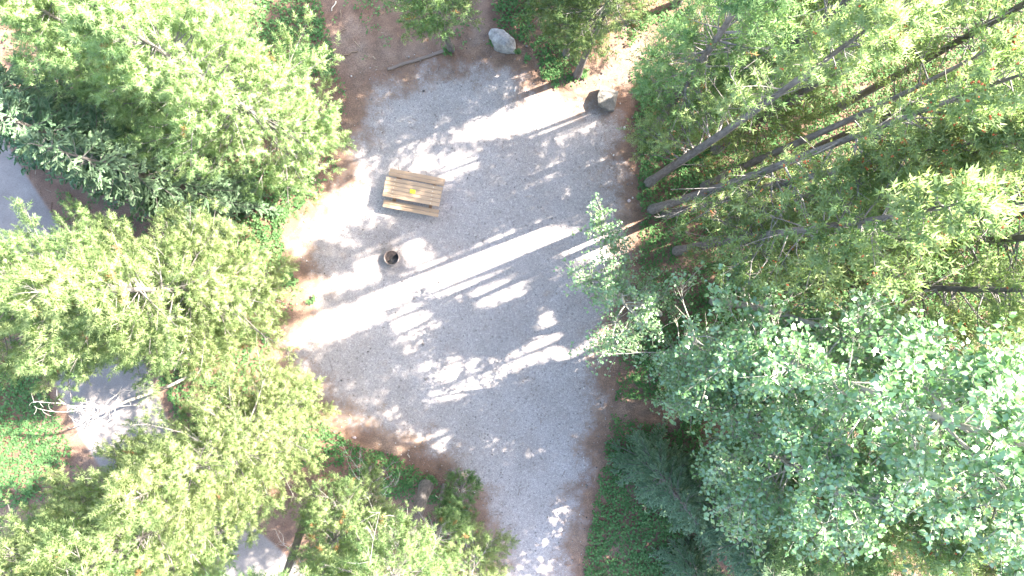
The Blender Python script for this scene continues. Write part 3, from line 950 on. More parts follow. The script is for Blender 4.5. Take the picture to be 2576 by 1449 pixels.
BOTTOM = [
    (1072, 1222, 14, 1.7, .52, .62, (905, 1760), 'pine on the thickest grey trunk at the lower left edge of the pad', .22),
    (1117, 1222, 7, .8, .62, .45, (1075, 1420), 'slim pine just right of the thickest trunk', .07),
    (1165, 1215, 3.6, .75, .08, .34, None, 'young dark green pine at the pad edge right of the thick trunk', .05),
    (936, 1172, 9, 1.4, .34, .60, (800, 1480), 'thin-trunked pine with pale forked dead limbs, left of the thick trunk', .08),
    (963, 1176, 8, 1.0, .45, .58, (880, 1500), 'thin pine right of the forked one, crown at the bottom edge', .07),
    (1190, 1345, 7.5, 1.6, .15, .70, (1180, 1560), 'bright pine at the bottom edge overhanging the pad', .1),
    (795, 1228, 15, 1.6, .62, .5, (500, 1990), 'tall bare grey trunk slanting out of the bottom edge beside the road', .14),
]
for n, (px, py, h, R, cs, tone, lean, label, rt) in enumerate(BOTTOM):
    b, t = at(px, py, h, lean)
    plant_tree('pine_tree', pine_meshes(700 + n, b, t, R, cs, True, 1.15, tone, 0, 0.012, rt=rt, n_needles=32, dead=22 if n in (3, 4) else 6, nw=0.0078, sz=1.4), b, label, 'pine tree', G_B)

# ------------------------------------------------------------------ spruces
SP = [spruce_meshes(900 + k, (7.0, 9.0, 8.0)[k], (1.5, 1.7, 1.6)[k]) for k in range(3)]
G_S = 'blue-green spruces'
for n, (px, py, k, s, label) in enumerate([
    (565, 505, 2, 1.25, 'blue-green spruce between the upper left pines and the green ground cover'),
    (430, 440, 1, 1.15, 'blue-green spruce standing right of the sunlit road at the left edge'),
    (310, 355, 1, 1.15, 'blue-green spruce in the upper left with drooping boughs, above the road'),
    (215, 345, 2, 1.3, 'outermost blue-green spruce, cut by the left edge above the sunlit road'),
    (615, 485, 0, .6, 'small dark spruce beside the ground cover left of the table'),
    (1625, 1150, 0, 1.0, 'dark blue-green spruce at the right edge of the pad below the poplars'),
    (1755, 1235, 2, 1.15, 'blue-green spruce below the poplars, behind the one at the pad edge'),
    (1870, 1290, 1, 1.1, 'blue-green spruce at the bottom edge left of the orange-tipped pine'),
    (1720, 1400, 0, .8, 'low blue-green spruce at the bottom edge right of the pad'),
]):
    x, y = g(px, py)
    plant_tree('spruce_tree', SP[k], (x, y, -0.02), label, 'spruce tree', G_S, (0, 0, n * 1.3), (s, s, s))

# ------------------------------------------------------------------ poplars
G_P = 'poplars right of the pad'


def g3(px, py, z):
    return (*g(px, py, z), z)


for n, (px, py, h, lean, R, cs, nb, ls, limbs, label) in enumerate([
    (1740, 842, 16.5, (2690, 1085), 2.9, .30, 90, .12, (), 'big poplar with forked pale limbs and large glossy leaves at the right'),
    (1660, 790, 7.5, (1560, 690), 1.5, .35, 26, .085, ((.45, g3(1500, 565, 6.0), .4), (.5, g3(1440, 690, 6.0), .3), (.5, g3(1515, 530, 6.3), .3), (.55, g3(1530, 700, 6.2), .3)), 'young poplar whose leafy sprays reach out over the pad'),
    (1745, 985, 12.5, None, 2.4, .22, 66, .115, (), 'mid-sized poplar below the big one, above the spruces'),
    (1690, 880, 9.0, (1800, 900), 1.9, .25, 36, .095, ((.5, g3(1490, 890, 5.5), .3),), 'leafy green poplar at the pad edge below the young one'),
    (1790, 760, 11.0, None, 2.0, .2, 44, .105, (), 'shaded poplar behind the young one, under the pines'),
    (1930, 985, 15.0, None, 2.9, .3, 80, .12, (), 'poplar with whitish leaves beside the big forked one, nearer the corner'),
]):
    b, t = at(px, py, h, lean)
    plant_tree('poplar_tree', poplar_meshes(1200 + n, b, t, R, cs, nb, ls, limbs, xk=4.3 if n == 1 else 3.1), b, label, 'poplar tree', G_P)

# ------------------------------------------------------------------ bleached dead tree
def dead_tree():
    rng = np.random.default_rng(42)
    b = np.array([*g(487, 938), 0.0])
    pts = [b, np.array(g3(440, 965, 1.6)), np.array(g3(390, 985, 3.2)), np.array(g3(330, 1005, 4.8)), np.array(g3(275, 1028, 5.8)), np.array(g3(225, 1022, 6.3)), np.array(g3(170, 1022, 6.5)), np.array(g3(143, 1000, 6.6)), np.array(g3(143, 980, 6.9))]
    P = np.array(pts)
    w = np.linspace(0, len(P) - 1, 33)
    Q = np.stack([np.interp(w, np.arange(len(P)), P[:, k]) for k in range(3)], 1)
    for _ in range(2): Q[1:-1] = (Q[:-2] + 2 * Q[1:-1] + Q[2:]) / 4
    r = np.interp(w, [0, 3, 4.5, 6, 8], [.058, .046, .034, .016, .006])
    root = empty('dead_tree', b)
    tag(root, 'bleached dead tree with curled bare branches leaning over the asphalt road', 'dead tree')
    tv, tq = tubes(Q[None], r[None], 9)
    link('trunk', mesh_np('trunk', tv - b, [tq], M_DEAD, None, True), root)
    K = 10
    for i in range(17):
        k = rng.integers(15, 26)
        s = Q[k]
        L = rng.uniform(0.7, 1.5)
        a = rng.uniform(0, 6.28); d = np.array([math.cos(a), math.sin(a), rng.uniform(-.2, .7)]); d /= np.linalg.norm(d)
        ax = norm(np.cross(d, rng.normal(size=3))); bend = rng.uniform(1.0, 3.6)
        pl = [s]; dd = d
        for j in range(K - 1):
            dd = dd * math.cos(bend / K) + np.cross(ax, dd) * math.sin(bend / K); dd = norm(dd + rng.normal(0, 0.08, 3))
            pl.append(pl[-1] + dd * L / K)
        pl = np.array(pl)
        prt = [tubes(pl[None], (0.015 * (1 - 0.75 * np.linspace(0, 1, K)))[None], 6)]
        for _ in range(4):
            m = rng.integers(3, K); e = norm(rng.normal(size=3)); l2 = rng.uniform(.15, .42); ax2 = norm(np.cross(e, rng.normal(size=3)))
            q = [pl[m]]; ee = e
            for j in range(5):
                ee = ee * math.cos(.35) + np.cross(ax2, ee) * math.sin(.35); q.append(q[-1] + ee * l2 / 5)
            prt.append(tubes(np.array(q)[None], np.linspace(.007, .003, 6)[None], 4))
        v, f = join(prt)
        link('branch', mesh_np('branch', v - b, f, M_DEAD, None, True), root)


dead_tree()

# ------------------------------------------------------------------ ground cover: low leafy plants
def ground_cover():
    rng = np.random.default_rng(9)
    SHOW = [garr(v) for v in (
        [(500, -40), (810, -40), (850, 190), (690, 190), (540, 40)], [(400, 420), (790, 410), (790, 640), (600, 700), (420, 590)],
        [(-40, 900), (170, 920), (190, 1130), (70, 1270), (-40, 1270)], [(370, 850), (580, 860), (580, 1070), (410, 1080)],
        [(730, 1040), (900, 1050), (900, 1160), (740, 1170)], [(880, 1120), (1120, 1170), (1110, 1270), (880, 1230)],
        [(1320, 100), (1470, 100), (1460, 215), (1340, 210)], [(1560, 170), (1780, 170), (2150, 300), (2150, 800), (1900, 960), (1560, 960)],
        [(1470, 950), (1780, 950), (1720, 1470), (1440, 1470)], [(1580, 30), (1750, 30), (1720, 150), (1580, 170)],
        [(1220, -30), (1340, -30), (1340, 120), (1270, 80)], [(1780, -30), (2576, -30), (2576, 850), (2150, 800), (2150, 300), (1780, 170)], [(560, 1140), (770, 1170), (770, 1340), (590, 1390)], [(540, 830), (730, 830), (710, 1010), (560, 1010)], [(560, 620), (760, 630), (750, 720), (600, 720)])]
    n = 120000
    p = np.stack([rng.uniform(-20.5, 20.5, n), rng.uniform(-12, 12, n)], 1)
    show = np.zeros(n, bool)
    for v in SHOW: show |= inside(p, v)
    p = p[show | (rng.random(n) < 0.14)]
    n = len(p)
    sp, sr = sdist(p, PAD), sdist(p, ROAD)
    edge = 0.12 + 0.30 * noise2(p, 1.3)
    keep = (sp > edge) & (sr > 0.35 + 0.3 * noise2(p + 9, 1.2))
    for D in DIRT:
        keep &= (sdist(p, D) > 0.05 + 0.25 * noise2(p + 3, 1.9)) | (rng.random(n) < 0.02)
    patch = noise2(p + 50, 0.9) + 0.45 * noise2(p, 2.6)
    keep &= rng.random(n) < np.clip(0.8 + 0.8 * patch, 0.1, 1)
    p = p[keep]; patch = patch[keep]
    z0 = ground_z(p)
    n = len(p)
    C, D, S, T = [], [], [], []
    hgt = rng.uniform(0.05, 0.20, n) * (1 + 0.5 * np.clip(patch, -1, 1))
    th = np.clip(0.45 + 0.22 * noise2(p + 80, 0.6) + rng.normal(0, .12, n), 0, 1)
    for j in range(4):
        a = rng.uniform(0, 6.28, n); r = rng.uniform(0.0, 0.07, n)
        C.append(np.column_stack([p[:, 0] + np.cos(a) * r, p[:, 1] + np.sin(a) * r, z0 + hgt * rng.uniform(.5, 1.1, n)]))
        D.append(norm(np.column_stack([np.cos(a), np.sin(a), rng.normal(0.1, .3, n)])))
        S.append(rng.uniform(0.065, 0.125, n)); T.append(np.clip(th + rng.normal(0, .12, n), 0, 1))
    C = np.concatenate(C); D = np.concatenate(D); S = np.concatenate(S); T = np.concatenate(T)
    up = norm(np.array([0, 0, 1.0]) + rng.normal(0, .4, C.shape))
    x = norm(np.cross(D, up))
    w = (S * 0.34)[:, None]
    V = np.stack([C, C + D * (S * .5)[:, None] + x * w, C + D * S[:, None], C + D * (S * .5)[:, None] - x * w], 1).reshape(-1, 3)
    me = mesh_np('ground_cover', V, [np.arange(len(V)).reshape(-1, 4)], M_COVER, {'tint': np.repeat(T, 4)})
    tag(link('ground_cover', me), 'low green leafy ground cover growing round the clearing', 'ground cover', kind='stuff')


ground_cover()

M_STRAW, _nt, _b = new_mat('dry_stick'); _b.inputs['Roughness'].default_value = 0.9
_at = N(_nt, 'ShaderNodeAttribute', attribute_name='tint')
_r = ramp(_nt, [(0, (0.06, 0.035, 0.022)), (0.5, (0.17, 0.10, 0.06)), (0.85, (0.28, 0.20, 0.13)), (1, (0.42, 0.36, 0.28))])
_nt.links.new(_at.outputs['Fac'], _r.inputs[0]); _nt.links.new(_r.outputs[0], _b.inputs['Base Color'])


def litter():
    rng = np.random.default_rng(19)
    n = 20000
    p = np.stack([rng.uniform(-19.5, 19.5, n), rng.uniform(-11.5, 11.5, n)], 1)
    sp, sr = sdist(p, PAD), sdist(p, ROAD)
    prob = np.where(sp < 0, 0.03 + 0.55 * np.exp(sp / 0.7), 0.35) * np.where(sr < 0, 0.06, 1)
    k = rng.random(n) < prob
    p = p[k]; n = len(p)
    z = ground_z(p) + 0.018
    a = rng.uniform(0, 6.28, n); L = rng.gamma(2.0, 0.022, n) + 0.02
    d = np.column_stack([np.cos(a), np.sin(a), rng.normal(0, .08, n)])
    c = np.column_stack([p, z + 0.004])
    P = np.stack([c - d * L[:, None], c + d * L[:, None]], 1)
    v, f = tubes(P, np.full((n, 2), 0.0045) * rng.uniform(.6, 1.6, (n, 1)), 3)
    t = np.repeat(np.clip(rng.normal(.45, .28, n), 0, 1), 6)
    tag(link('needle_litter', mesh_np('needle_litter', v, [f], M_STRAW, {'tint': t})), 'scattered brown twigs and needles on the dirt', 'litter', kind='stuff')


litter()

def pebbles():
    rng = np.random.default_rng(29)
    n = 9000
    p = np.stack([rng.uniform(-10, 6, n), rng.uniform(-12, 10, n)], 1)
    sp = sdist(p, PAD)
    k = (sp < 0.5) & (rng.random(n) < np.where(sp > -1.2, 0.6, 0.18))
    p = p[k]; n = len(p)
    o = np.array([[1, 0, 0], [-.8, .3, 0], [.1, 1, .1], [0, -.9, 0], [.1, .1, .7], [0, 0, -.6]])
    fo = np.array([[0, 2, 4], [2, 1, 4], [1, 3, 4], [3, 0, 4], [2, 0, 5], [1, 2, 5], [3, 1, 5], [0, 3, 5]])
    a = rng.uniform(0, 6.28, n); sz = rng.gamma(3.0, 0.005, n) + 0.008
    R = np.zeros((n, 3, 3)); R[:, 0, 0] = np.cos(a); R[:, 0, 1] = -np.sin(a); R[:, 1, 0] = np.sin(a); R[:, 1, 1] = np.cos(a); R[:, 2, 2] = 1
    V = np.einsum('nij,kj->nki', R, o) * (sz[:, None] * rng.uniform(.6, 1.2, (n, 1)))[:, :, None]
    V += np.column_stack([p, ground_z(p) + 0.016 + sz * .2])[:, None]
    F = (np.arange(n)[:, None, None] * 6 + fo[None]).reshape(-1, 3)
    t = np.repeat(np.clip(rng.normal(.5, .3, n), 0, 1), 6)
    tag(link('pebbles', mesh_np('pebbles', V.reshape(-1, 3), [F], M_PEB, {'tint': t}, True)), 'loose pebbles strewn over the gravel and its edges', 'pebbles', kind='stuff')


M_PEB, _nt, _b = new_mat('loose_pebble'); _b.inputs['Roughness'].default_value = 0.9
_at = N(_nt, 'ShaderNodeAttribute', attribute_name='tint')
_r = ramp(_nt, [(0, (0.05, 0.042, 0.038)), (0.5, (0.17, 0.145, 0.13)), (0.9, (0.30, 0.26, 0.235)), (1, (0.44, 0.40, 0.37))])
_nt.links.new(_at.outputs['Fac'], _r.inputs[0]); _nt.links.new(_r.outputs[0], _b.inputs['Base Color'])
pebbles()

# ------------------------------------------------------------------ boulders and loose rocks
def rock_mat(name, c1, c2, c3):
    m, nt, b = new_mat(name)
    tc = nt.nodes.new('ShaderNodeTexCoord')
    n1 = N(nt, 'ShaderNodeTexNoise', Scale=3.2, Detail=8.0, Roughness=0.68)
    n2 = N(nt, 'ShaderNodeTexNoise', Scale=22.0, Detail=6.0, Roughness=0.7)
    for n in (n1, n2): nt.links.new(tc.outputs['Object'], n.inputs['Vector'])
    r = ramp(nt, [(0.3, c1), (0.5, c2), (0.72, c3)])
    nt.links.new(n1.outputs['Fac'], r.inputs[0])
    r2 = ramp(nt, [(0.3, 0.7), (0.7, 1.2)]); nt.links.new(n2.outputs['Fac'], r2.inputs[0])
    nt.links.new(mixc(nt, 1.0, r.outputs[0], r2.outputs[0], 'MULTIPLY'), b.inputs['Base Color'])
    b.inputs['Roughness'].default_value = 0.92
    bp = N(nt, 'ShaderNodeBump', Strength=0.8, Distance=0.02)
    ad = mathn(nt, 'ADD', n1.outputs['Fac'], n2.outputs['Fac'])
    nt.links.new(ad, bp.inputs['Height']); nt.links.new(bp.outputs[0], b.inputs['Normal'])
    return m


M_ROCK1 = rock_mat('weathered_grey_stone', (0.10, 0.09, 0.083), (0.24, 0.22, 0.205), (0.40, 0.375, 0.355))
M_ROCK2 = rock_mat('tan_grey_stone', (0.08, 0.069, 0.058), (0.135, 0.118, 0.10), (0.20, 0.18, 0.155))


def rock(name, pts, mat, seed, sub=3, amp=0.02):
    """convex block through the given corners, broken faces roughened"""
    bm = bmesh.new()
    vs = [bm.verts.new(p) for p in pts]
    bmesh.ops.convex_hull(bm, input=vs)
    loose = [v for v in bm.verts if not v.link_faces]
    bmesh.ops.delete(bm, geom=loose, context='VERTS')
    bmesh.ops.bevel(bm, geom=list(bm.edges), offset=0.014 if sub > 1 else 0.004, segments=1, affect='EDGES', profile=0.5)
    bmesh.ops.triangulate(bm, faces=list(bm.faces))
    for _ in range(sub):
        bmesh.ops.subdivide_edges(bm, edges=[e for e in bm.edges if e.calc_length() > 0.06], cuts=1, use_grid_fill=True)
        bmesh.ops.triangulate(bm, faces=list(bm.faces))
    bm.normal_update()
    from mathutils import noise as mn
    off = Vector((seed * 7.1, seed * 3.3, seed))
    for v in bm.verts:
        k = amp * (mn.fractal(v.co * 4 + off, 0.9, 2.0, 5) + 0.6 * abs(mn.noise(v.co * 9 + off)))
        v.co += v.normal * k
    me = bpy.data.meshes.new(name)
    bm.to_mesh(me); bm.free()
    me.materials.append(mat)
    return me


def zrock(zx, zy, z, c):     # readings from an enlarged view of the boulders
    px, py = (1800 + zx / 1.907) / 1.49068, (zy / 1.907) / 1.49068
    x, y = g(px, py, z)
    return (x - c[0], y - c[1], z)


c1 = g(1264, 103)
B1 = [(60, 238, .10), (76, 206, .18), (112, 203, .22), (165, 214, .30), (212, 250, .46), (250, 285, .40), (253, 345, .22), (248, 381, .05), (205, 378, .12), (150, 368, .16), (106, 343, .2), (96, 300, .30), (68, 268, .16),
      (130, 250, .44), (165, 262, .56), (215, 285, .52), (190, 330, .50), (125, 310, .48), (240, 350, .34)]
pts = [zrock(*p, c1) for p in B1] + [(x * 1.02, y * 1.02, -0.06) for x, y, z in [zrock(*p, c1) for p in B1[:13]]]
o = link('boulder', rock('boulder', pts, M_ROCK1, 3), loc=(c1[0], c1[1], 0.03))
tag(o, 'rounded grey boulder with pale top among weeds at the top of the pad', 'boulder', 'boulders at the top of the clearing')

c2 = g(1528, 248)
B2 = [(857, 610, .36), (897, 632, .40), (990, 652, .52), (975, 722, .50), (960, 790, .38), (920, 790, .40), (846, 742, .46), (838, 690, .50), (852, 650, .48), (900, 690, .60), (955, 700, .58)]
top2 = [zrock(*p, c2) for p in B2]
pts = top2 + [(x * 0.95 + 0.03, y * 0.95, 0.10) for x, y, z in top2[:9]] + [(x * 0.85 + .04, y * .85, -0.06) for x, y, z in top2[:9]]
o = link('boulder', rock('boulder', pts, M_ROCK2, 8, amp=0.014), loc=(c2[0], c2[1], 0.015))
tag(o, 'angular tan-grey boulder with flat top casting shadow on bare dirt', 'boulder', 'boulders at the top of the clearing')

rg = random.Random(3)
M_PALE = rock_mat('pale_stone', (0.33, 0.30, 0.27), (0.46, 0.42, 0.38), (0.58, 0.54, 0.5))
M_PINK = rock_mat('pinkish_stone', (0.26, 0.19, 0.17), (0.40, 0.31, 0.29), (0.5, 0.42, 0.4))
for (sx, sy, s, m, label) in [
    (2342, 480, .075, M_PALE, 'small pale rock at the dirt edge below the angular boulder'),
    (2358, 752, .085, M_PINK, 'pinkish rock on the brown right edge of the pad above the poplar spray'),
    (2372, 742, .05, M_PALE, 'tiny pale rock touching the pinkish one on the right edge'),
    (1336, 660, .05, M_PALE, 'small pale rock under the pine left of the picnic table'),
    (1318, 286, .045, M_PALE, 'tiny pale stone on the dirt left of the timber edging'),
    (1330, 1640, .09, M_PINK, 'tan rock on the needle litter at the lower left edge of the pad'),
    (2300, 582, .05, M_PALE, 'tiny pale stone in the brown band below the angular boulder'),
]:
    x, y = g(sx / 1.49068, sy / 1.49068)
    pr = [(s * rg.uniform(.5, 1) * math.cos(a), s * rg.uniform(.5, 1) * math.sin(a), s * rg.uniform(-.3, .7)) for a in [k * .63 for k in range(10)]] + [(0, 0, s * .85), (s * .3, s * .2, s * .8)]
    o = link('small_rock', rock('small_rock', pr, m, rg.random() * 20, 1, s * .12), loc=(x, y, 0.02 + float(ground_z((x, y))[0])))
    tag(o, label, 'rock', 'loose rocks at the pad edges')

# ------------------------------------------------------------------ weathered timber edging and fallen sticks
def wood_mat(name, c1, c2, sx=(1.2, 30, 30)):
    m, nt, b = new_mat(name)
    tc = nt.nodes.new('ShaderNodeTexCoord')
    mp = nt.nodes.new('ShaderNodeMapping'); mp.inputs['Scale'].default_value = sx
    nt.links.new(tc.outputs['Object'], mp.inputs[0])
    oi = nt.nodes.new('ShaderNodeObjectInfo')
    ad = nt.nodes.new('ShaderNodeVectorMath'); ad.operation = 'ADD'
    sc = nt.nodes.new('ShaderNodeVectorMath'); sc.operation = 'SCALE'; sc.inputs[0].default_value = (13, 7, 5)
    nt.links.new(oi.outputs['Random'], sc.inputs['Scale'])
    nt.links.new(mp.outputs[0], ad.inputs[0]); nt.links.new(sc.outputs[0], ad.inputs[1])
    n = N(nt, 'ShaderNodeTexNoise', Scale=2.0, Detail=6.0, Roughness=0.6)
    nt.links.new(ad.outputs[0], n.inputs['Vector'])
    r = ramp(nt, [(0.3, c1), (0.7, c2)]); nt.links.new(n.outputs['Fac'], r.inputs[0])
    hs = nt.nodes.new('ShaderNodeHueSaturation')
    v = mathn(nt, 'MULTIPLY_ADD', oi.outputs['Random'], 0.16); v.node.inputs[2].default_value = 0.92
    nt.links.new(v, hs.inputs['Value']); nt.links.new(r.outputs[0], hs.inputs['Color'])
    nt.links.new(hs.outputs[0], b.inputs['Base Color'])
    b.inputs['Roughness'].default_value = 0.7
    bp = N(nt, 'ShaderNodeBump', Strength=0.25, Distance=0.004)
    nt.links.new(n.outputs['Fac'], bp.inputs['Height']); nt.links.new(bp.outputs[0], b.inputs['Normal'])
    return m


M_PLANK = wood_mat('stained_plank', (0.265, 0.17, 0.10), (0.32, 0.212, 0.13))
M_TIMBER = wood_mat('weathered_timber', (0.07, 0.045, 0.032), (0.14, 0.10, 0.075))
M_FRAME = wood_mat('brown_frame', (0.16, 0.085, 0.045), (0.24, 0.14, 0.08))


def box_mesh(name, sx, sy, sz, mat, bev=0.004, seg=2, jit=0.0, seed=0):
    bm = bmesh.new()
    bmesh.ops.create_cube(bm, size=1.0)
    for v in bm.verts: v.co = Vector((v.co.x * sx, v.co.y * sy, v.co.z * sz))
    if bev: bmesh.ops.bevel(bm, geom=list(bm.edges), offset=bev, segments=seg, affect='EDGES', profile=0.5)
    if jit:
        bmesh.ops.subdivide_edges(bm, edges=[e for e in bm.edges if e.calc_length() > sx * .5], cuts=14)
        from mathutils import noise as mn
        for v in bm.verts: v.co += mn.noise_vector(v.co * 3 + Vector((seed, 0, 0))) * jit
    me = bpy.data.meshes.new(name)
    bm.to_mesh(me); bm.free(); me.materials.append(mat)
    return me


ta, tb = np.array(g(975, 175)), np.array(g(1128, 126))
tm, tdv = (ta + tb) / 2, tb - ta
o = link('landscape_timber', box_mesh('landscape_timber', float(np.linalg.norm(tdv)), 0.12, 0.16, M_TIMBER, 0.02, 2, 0.02, 4), loc=(tm[0], tm[1], -0.02))
o.rotation_euler = (0.0, 0, math.atan2(tdv[1], tdv[0]))
tag(o, 'long weathered timber half buried along the top left edge of the pad', 'timber edging')

for (x0, y0, x1, y1, r, t, label) in [
    (1262, 8, 1246, 44, .03, 1.0, 'short pale stick on the dirt trail at the top edge'),
    (1280, 38, 1279, 70, .012, .8, 'thin upright-lying stick on the dirt trail below the pale one'),
    (1256, 132, 1296, 110, .014, .7, 'thin straight stick across the middle of the dirt trail'),
    (1330, 156, 1350, 178, .012, .85, 'small crossed twig near the lower end of the dirt trail'),
    (1290, 206, 1344, 192, .016, .6, 'longer brown stick just above the left end of the timber edging'),
    (1398, 214, 1412, 224, .014, .9, 'short stub of stick above the timber edging'),
    (1310, 1552, 1320, 1566, .012, .9, 'small pale twig on the brown corner at the lower left of the pad'),
    (1530, 1702, 1536, 1716, .018, 1.0, 'short pale chip of wood in the needle litter above the thick trunk'),
]:
    a, b = np.array(g(x0 / 1.49068, y0 / 1.49068)), np.array(g(x1 / 1.49068, y1 / 1.49068))
    c = (a + b) / 2; z = float(ground_z(c)[0]) + r * .8 + 0.01
    w = np.linspace(0, 1, 6)[:, None]
    P = np.column_stack([a * (1 - w) + b * w - c, np.zeros(6)])
    P[1:-1] += np.random.default_rng(int(x0)).normal(0, .02, (4, 3)) * np.array([1, 1, .2])
    v, f = tubes(P[None], (r * np.linspace(1, .6, 6))[None], 6)
    o = link('fallen_stick', mesh_np('fallen_stick', v, [f], M_STRAW, {'tint': np.full(len(v), t)}, True), loc=(c[0], c[1], z))
    tag(o, label, 'stick', 'fallen sticks on bare dirt')

# ------------------------------------------------------------------ picnic table
TB = empty('picnic_table', (-3.61, 3.505, 0.012))
TB.rotation_euler = (0, 0, math.radians(-10.8))
tag(TB, 'tan wooden picnic table with two attached benches on the gravel', 'picnic table')
pl = box_mesh('plank', 2.09, 0.133, 0.042, M_PLANK, 0.005)
planks = []
for i in range(5):
    planks.append(link('plank', pl, TB, ((-.006, .004, 0, -.004, .005)[i], -0.292 + i * 0.146, 0.745)))
sl = box_mesh('bench_plank', 2.07, 0.128, 0.042, M_PLANK, 0.005)
for s in (-1, 1):
    for k in (0, 1):
        link('bench_plank', sl, TB, (0.004 * k, s * (0.512 + 0.142 * k), 0.445))
cross = box_mesh('top_cleat', 0.085, 0.69, 0.085, M_FRAME, 0.005)
beam = box_mesh('bench_beam', 0.06, 1.40, 0.09, M_FRAME, 0.005)
leg_l = math.hypot(0.36, 0.70)
legm = box_mesh('leg', 0.045, 0.09, 0.80, M_FRAME, 0.005)
for s in (-1, 1):
    x = s * 0.71
    link('top_cleat', cross, TB, (x, 0, 0.681))
    link('bench_beam', beam, TB, (x, 0, 0.378))
    for q in (-1, 1):
        o = link('leg', legm, TB, (x - s * 0.0555, q * 0.40, 0.325))
        o.rotation_euler = (q * math.radians(27), 0, 0)
    br = link('diagonal_brace', box_mesh('diagonal_brace', 0.80, 0.05, 0.04, M_FRAME, 0.004), TB, (s * 0.36, 0, 0.53))
    br.rotation_euler = (0, math.radians(-s * 22), 0)
bolt_me = None
M_BOLT, _nt, _b = new_mat('bolt_steel'); _b.inputs['Base Color'].default_value = (0.6, 0.55, 0.42, 1); _b.inputs['Metallic'].default_value = .6; _b.inputs['Roughness'].default_value = .45


def disc(name, r, h, mat, n=14):
    bm = bmesh.new()
    bmesh.ops.create_cone(bm, cap_ends=True, segments=n, radius1=r, radius2=r * .85, depth=h)
    me = bpy.data.meshes.new(name); bm.to_mesh(me); bm.free(); me.materials.append(mat)
    return me


bolt_me = disc('bolt', 0.016, 0.008, M_BOLT)
for s in (-1, 1):
    for p_ in planks:
        link('bolt', bolt_me, p_, (s * 0.71 - p_.location.x, 0, 0.0235))

M_PAPER, _nt, _b = new_mat('yellow_paper')
_tc = _nt.nodes.new('ShaderNodeTexCoord'); _n = N(_nt, 'ShaderNodeTexNoise', Scale=14.0, Detail=3.0)
_nt.links.new(_tc.outputs['Object'], _n.inputs['Vector'])
_r = ramp(_nt, [(0.3, (0.50, 0.53, 0.015)), (0.7, (0.55, 0.58, 0.025))]); _nt.links.new(_n.outputs['Fac'], _r.inputs[0]); _nt.links.new(_r.outputs[0], _b.inputs['Base Color'])
_b.inputs['Roughness'].default_value = 0.6
gv = []
for j in range(5):
    for i in range(7):
        gv.append(((i / 6 - .5) * .20, (j / 4 - .5) * .145, 0.003 + 0.006 * ((i / 6 - .5) * 2) ** 2 * (j / 4)))
fq = [[j * 7 + i, j * 7 + i + 1, j * 7 + i + 8, j * 7 + i + 7] for j in range(4) for i in range(6)]
pm = mesh_np('paper_notice', np.array(gv), [np.array(fq)], M_PAPER, None, True)
pn = link('paper_notice', pm, None, (-3.61, 3.505, 0.781))
pn.rotation_euler = (0, 0, math.radians(-7))
md = pn.modifiers.new('thick', 'SOLIDIFY'); md.thickness = 0.002
tag(pn, 'yellow paper notice lying in the middle of the picnic table top', 'paper notice')
M_INK, _nt, _b = new_mat('dark_print'); _b.inputs['Base Color'].default_value = (0.22, 0.19, 0.02, 1)
ik = link('printed_mark', disc('printed_mark', 0.013, 0.001, M_INK, 7), pn, (0.045, -0.005, 0.0062))
ik.scale = (1.3, .7, 1)

# ------------------------------------------------------------------ fire ring
M_STEEL = rock_mat('scorched_steel', (0.06, 0.045, 0.04), (0.16, 0.12, 0.10), (0.26, 0.21, 0.18))
M_RIM = rock_mat('bleached_rim', (0.06, 0.042, 0.035), (0.17, 0.135, 0.12), (0.34, 0.30, 0.29))
M_ASH = rock_mat('ash_and_char', (0.012, 0.012, 0.012), (0.035, 0.033, 0.033), (0.12, 0.115, 0.115))
M_BAR = rock_mat('rusty_grate', (0.035, 0.024, 0.02), (0.075, 0.052, 0.043), (0.13, 0.095, 0.08))
fc = g(1468.5 / 1.49068, 966 / 1.49068, 0.3)
FR = empty('fire_ring', (fc[0], fc[1], 0.012))
FR.scale = (0.94, 0.94, 1)
tag(FR, 'round steel fire ring with hinged cooking grate on the gravel', 'fire ring')


def lathe(name, prof, mat, n=48, wob=0.0, close=True):
    a = np.arange(n) * 2 * np.pi / n
    V = np.array([[(r * (1 + wob * math.sin(3 * t + 1))) * math.cos(t), (r * (1 + wob * math.sin(3 * t + 1))) * math.sin(t), z] for r, z in prof for t in a])
    k = len(prof)
    F = []
    for j in range(k if close else k - 1):
        for i in range(n):
            F.append([j * n + i, j * n + (i + 1) % n, ((j + 1) % k) * n + (i + 1) % n, ((j + 1) % k) * n + i])
    return mesh_np(name, V, [np.array(F)], mat, None, True)


link('ring_wall', lathe('ring_wall', [(0.288, -0.02), (0.288, 0.295), (0.272, 0.295), (0.272, -0.02)], M_STEEL, wob=.006), FR)
link('rim', lathe('rim', [(0.270, 0.297), (0.270, 0.309), (0.303, 0.309), (0.306, 0.302), (0.303, 0.297)], M_RIM, wob=.006), FR)
rng = np.random.default_rng(6)
av = [(0, 0, 0.05)]
nr, na = 7, 28
for j in range(1, nr + 1):
    for i in range(na):
        t = i * 2 * math.pi / na; r = 0.2715 * j / nr
        av.append((r * math.cos(t), r * math.sin(t), 0.045 + rng.normal(0, .01) - 0.02 * (j / nr)))
ft = np.array([[0, 1 + i, 1 + (i + 1) % na] for i in range(na)])
fq = np.array([[1 + (j - 1) * na + i, 1 + j * na + i, 1 + j * na + (i + 1) % na, 1 + (j - 1) * na + (i + 1) % na] for j in range(1, nr) for i in range(na)])
link('ash_bed', mesh_np('ash_bed', np.array(av), [ft, fq], M_ASH), FR)
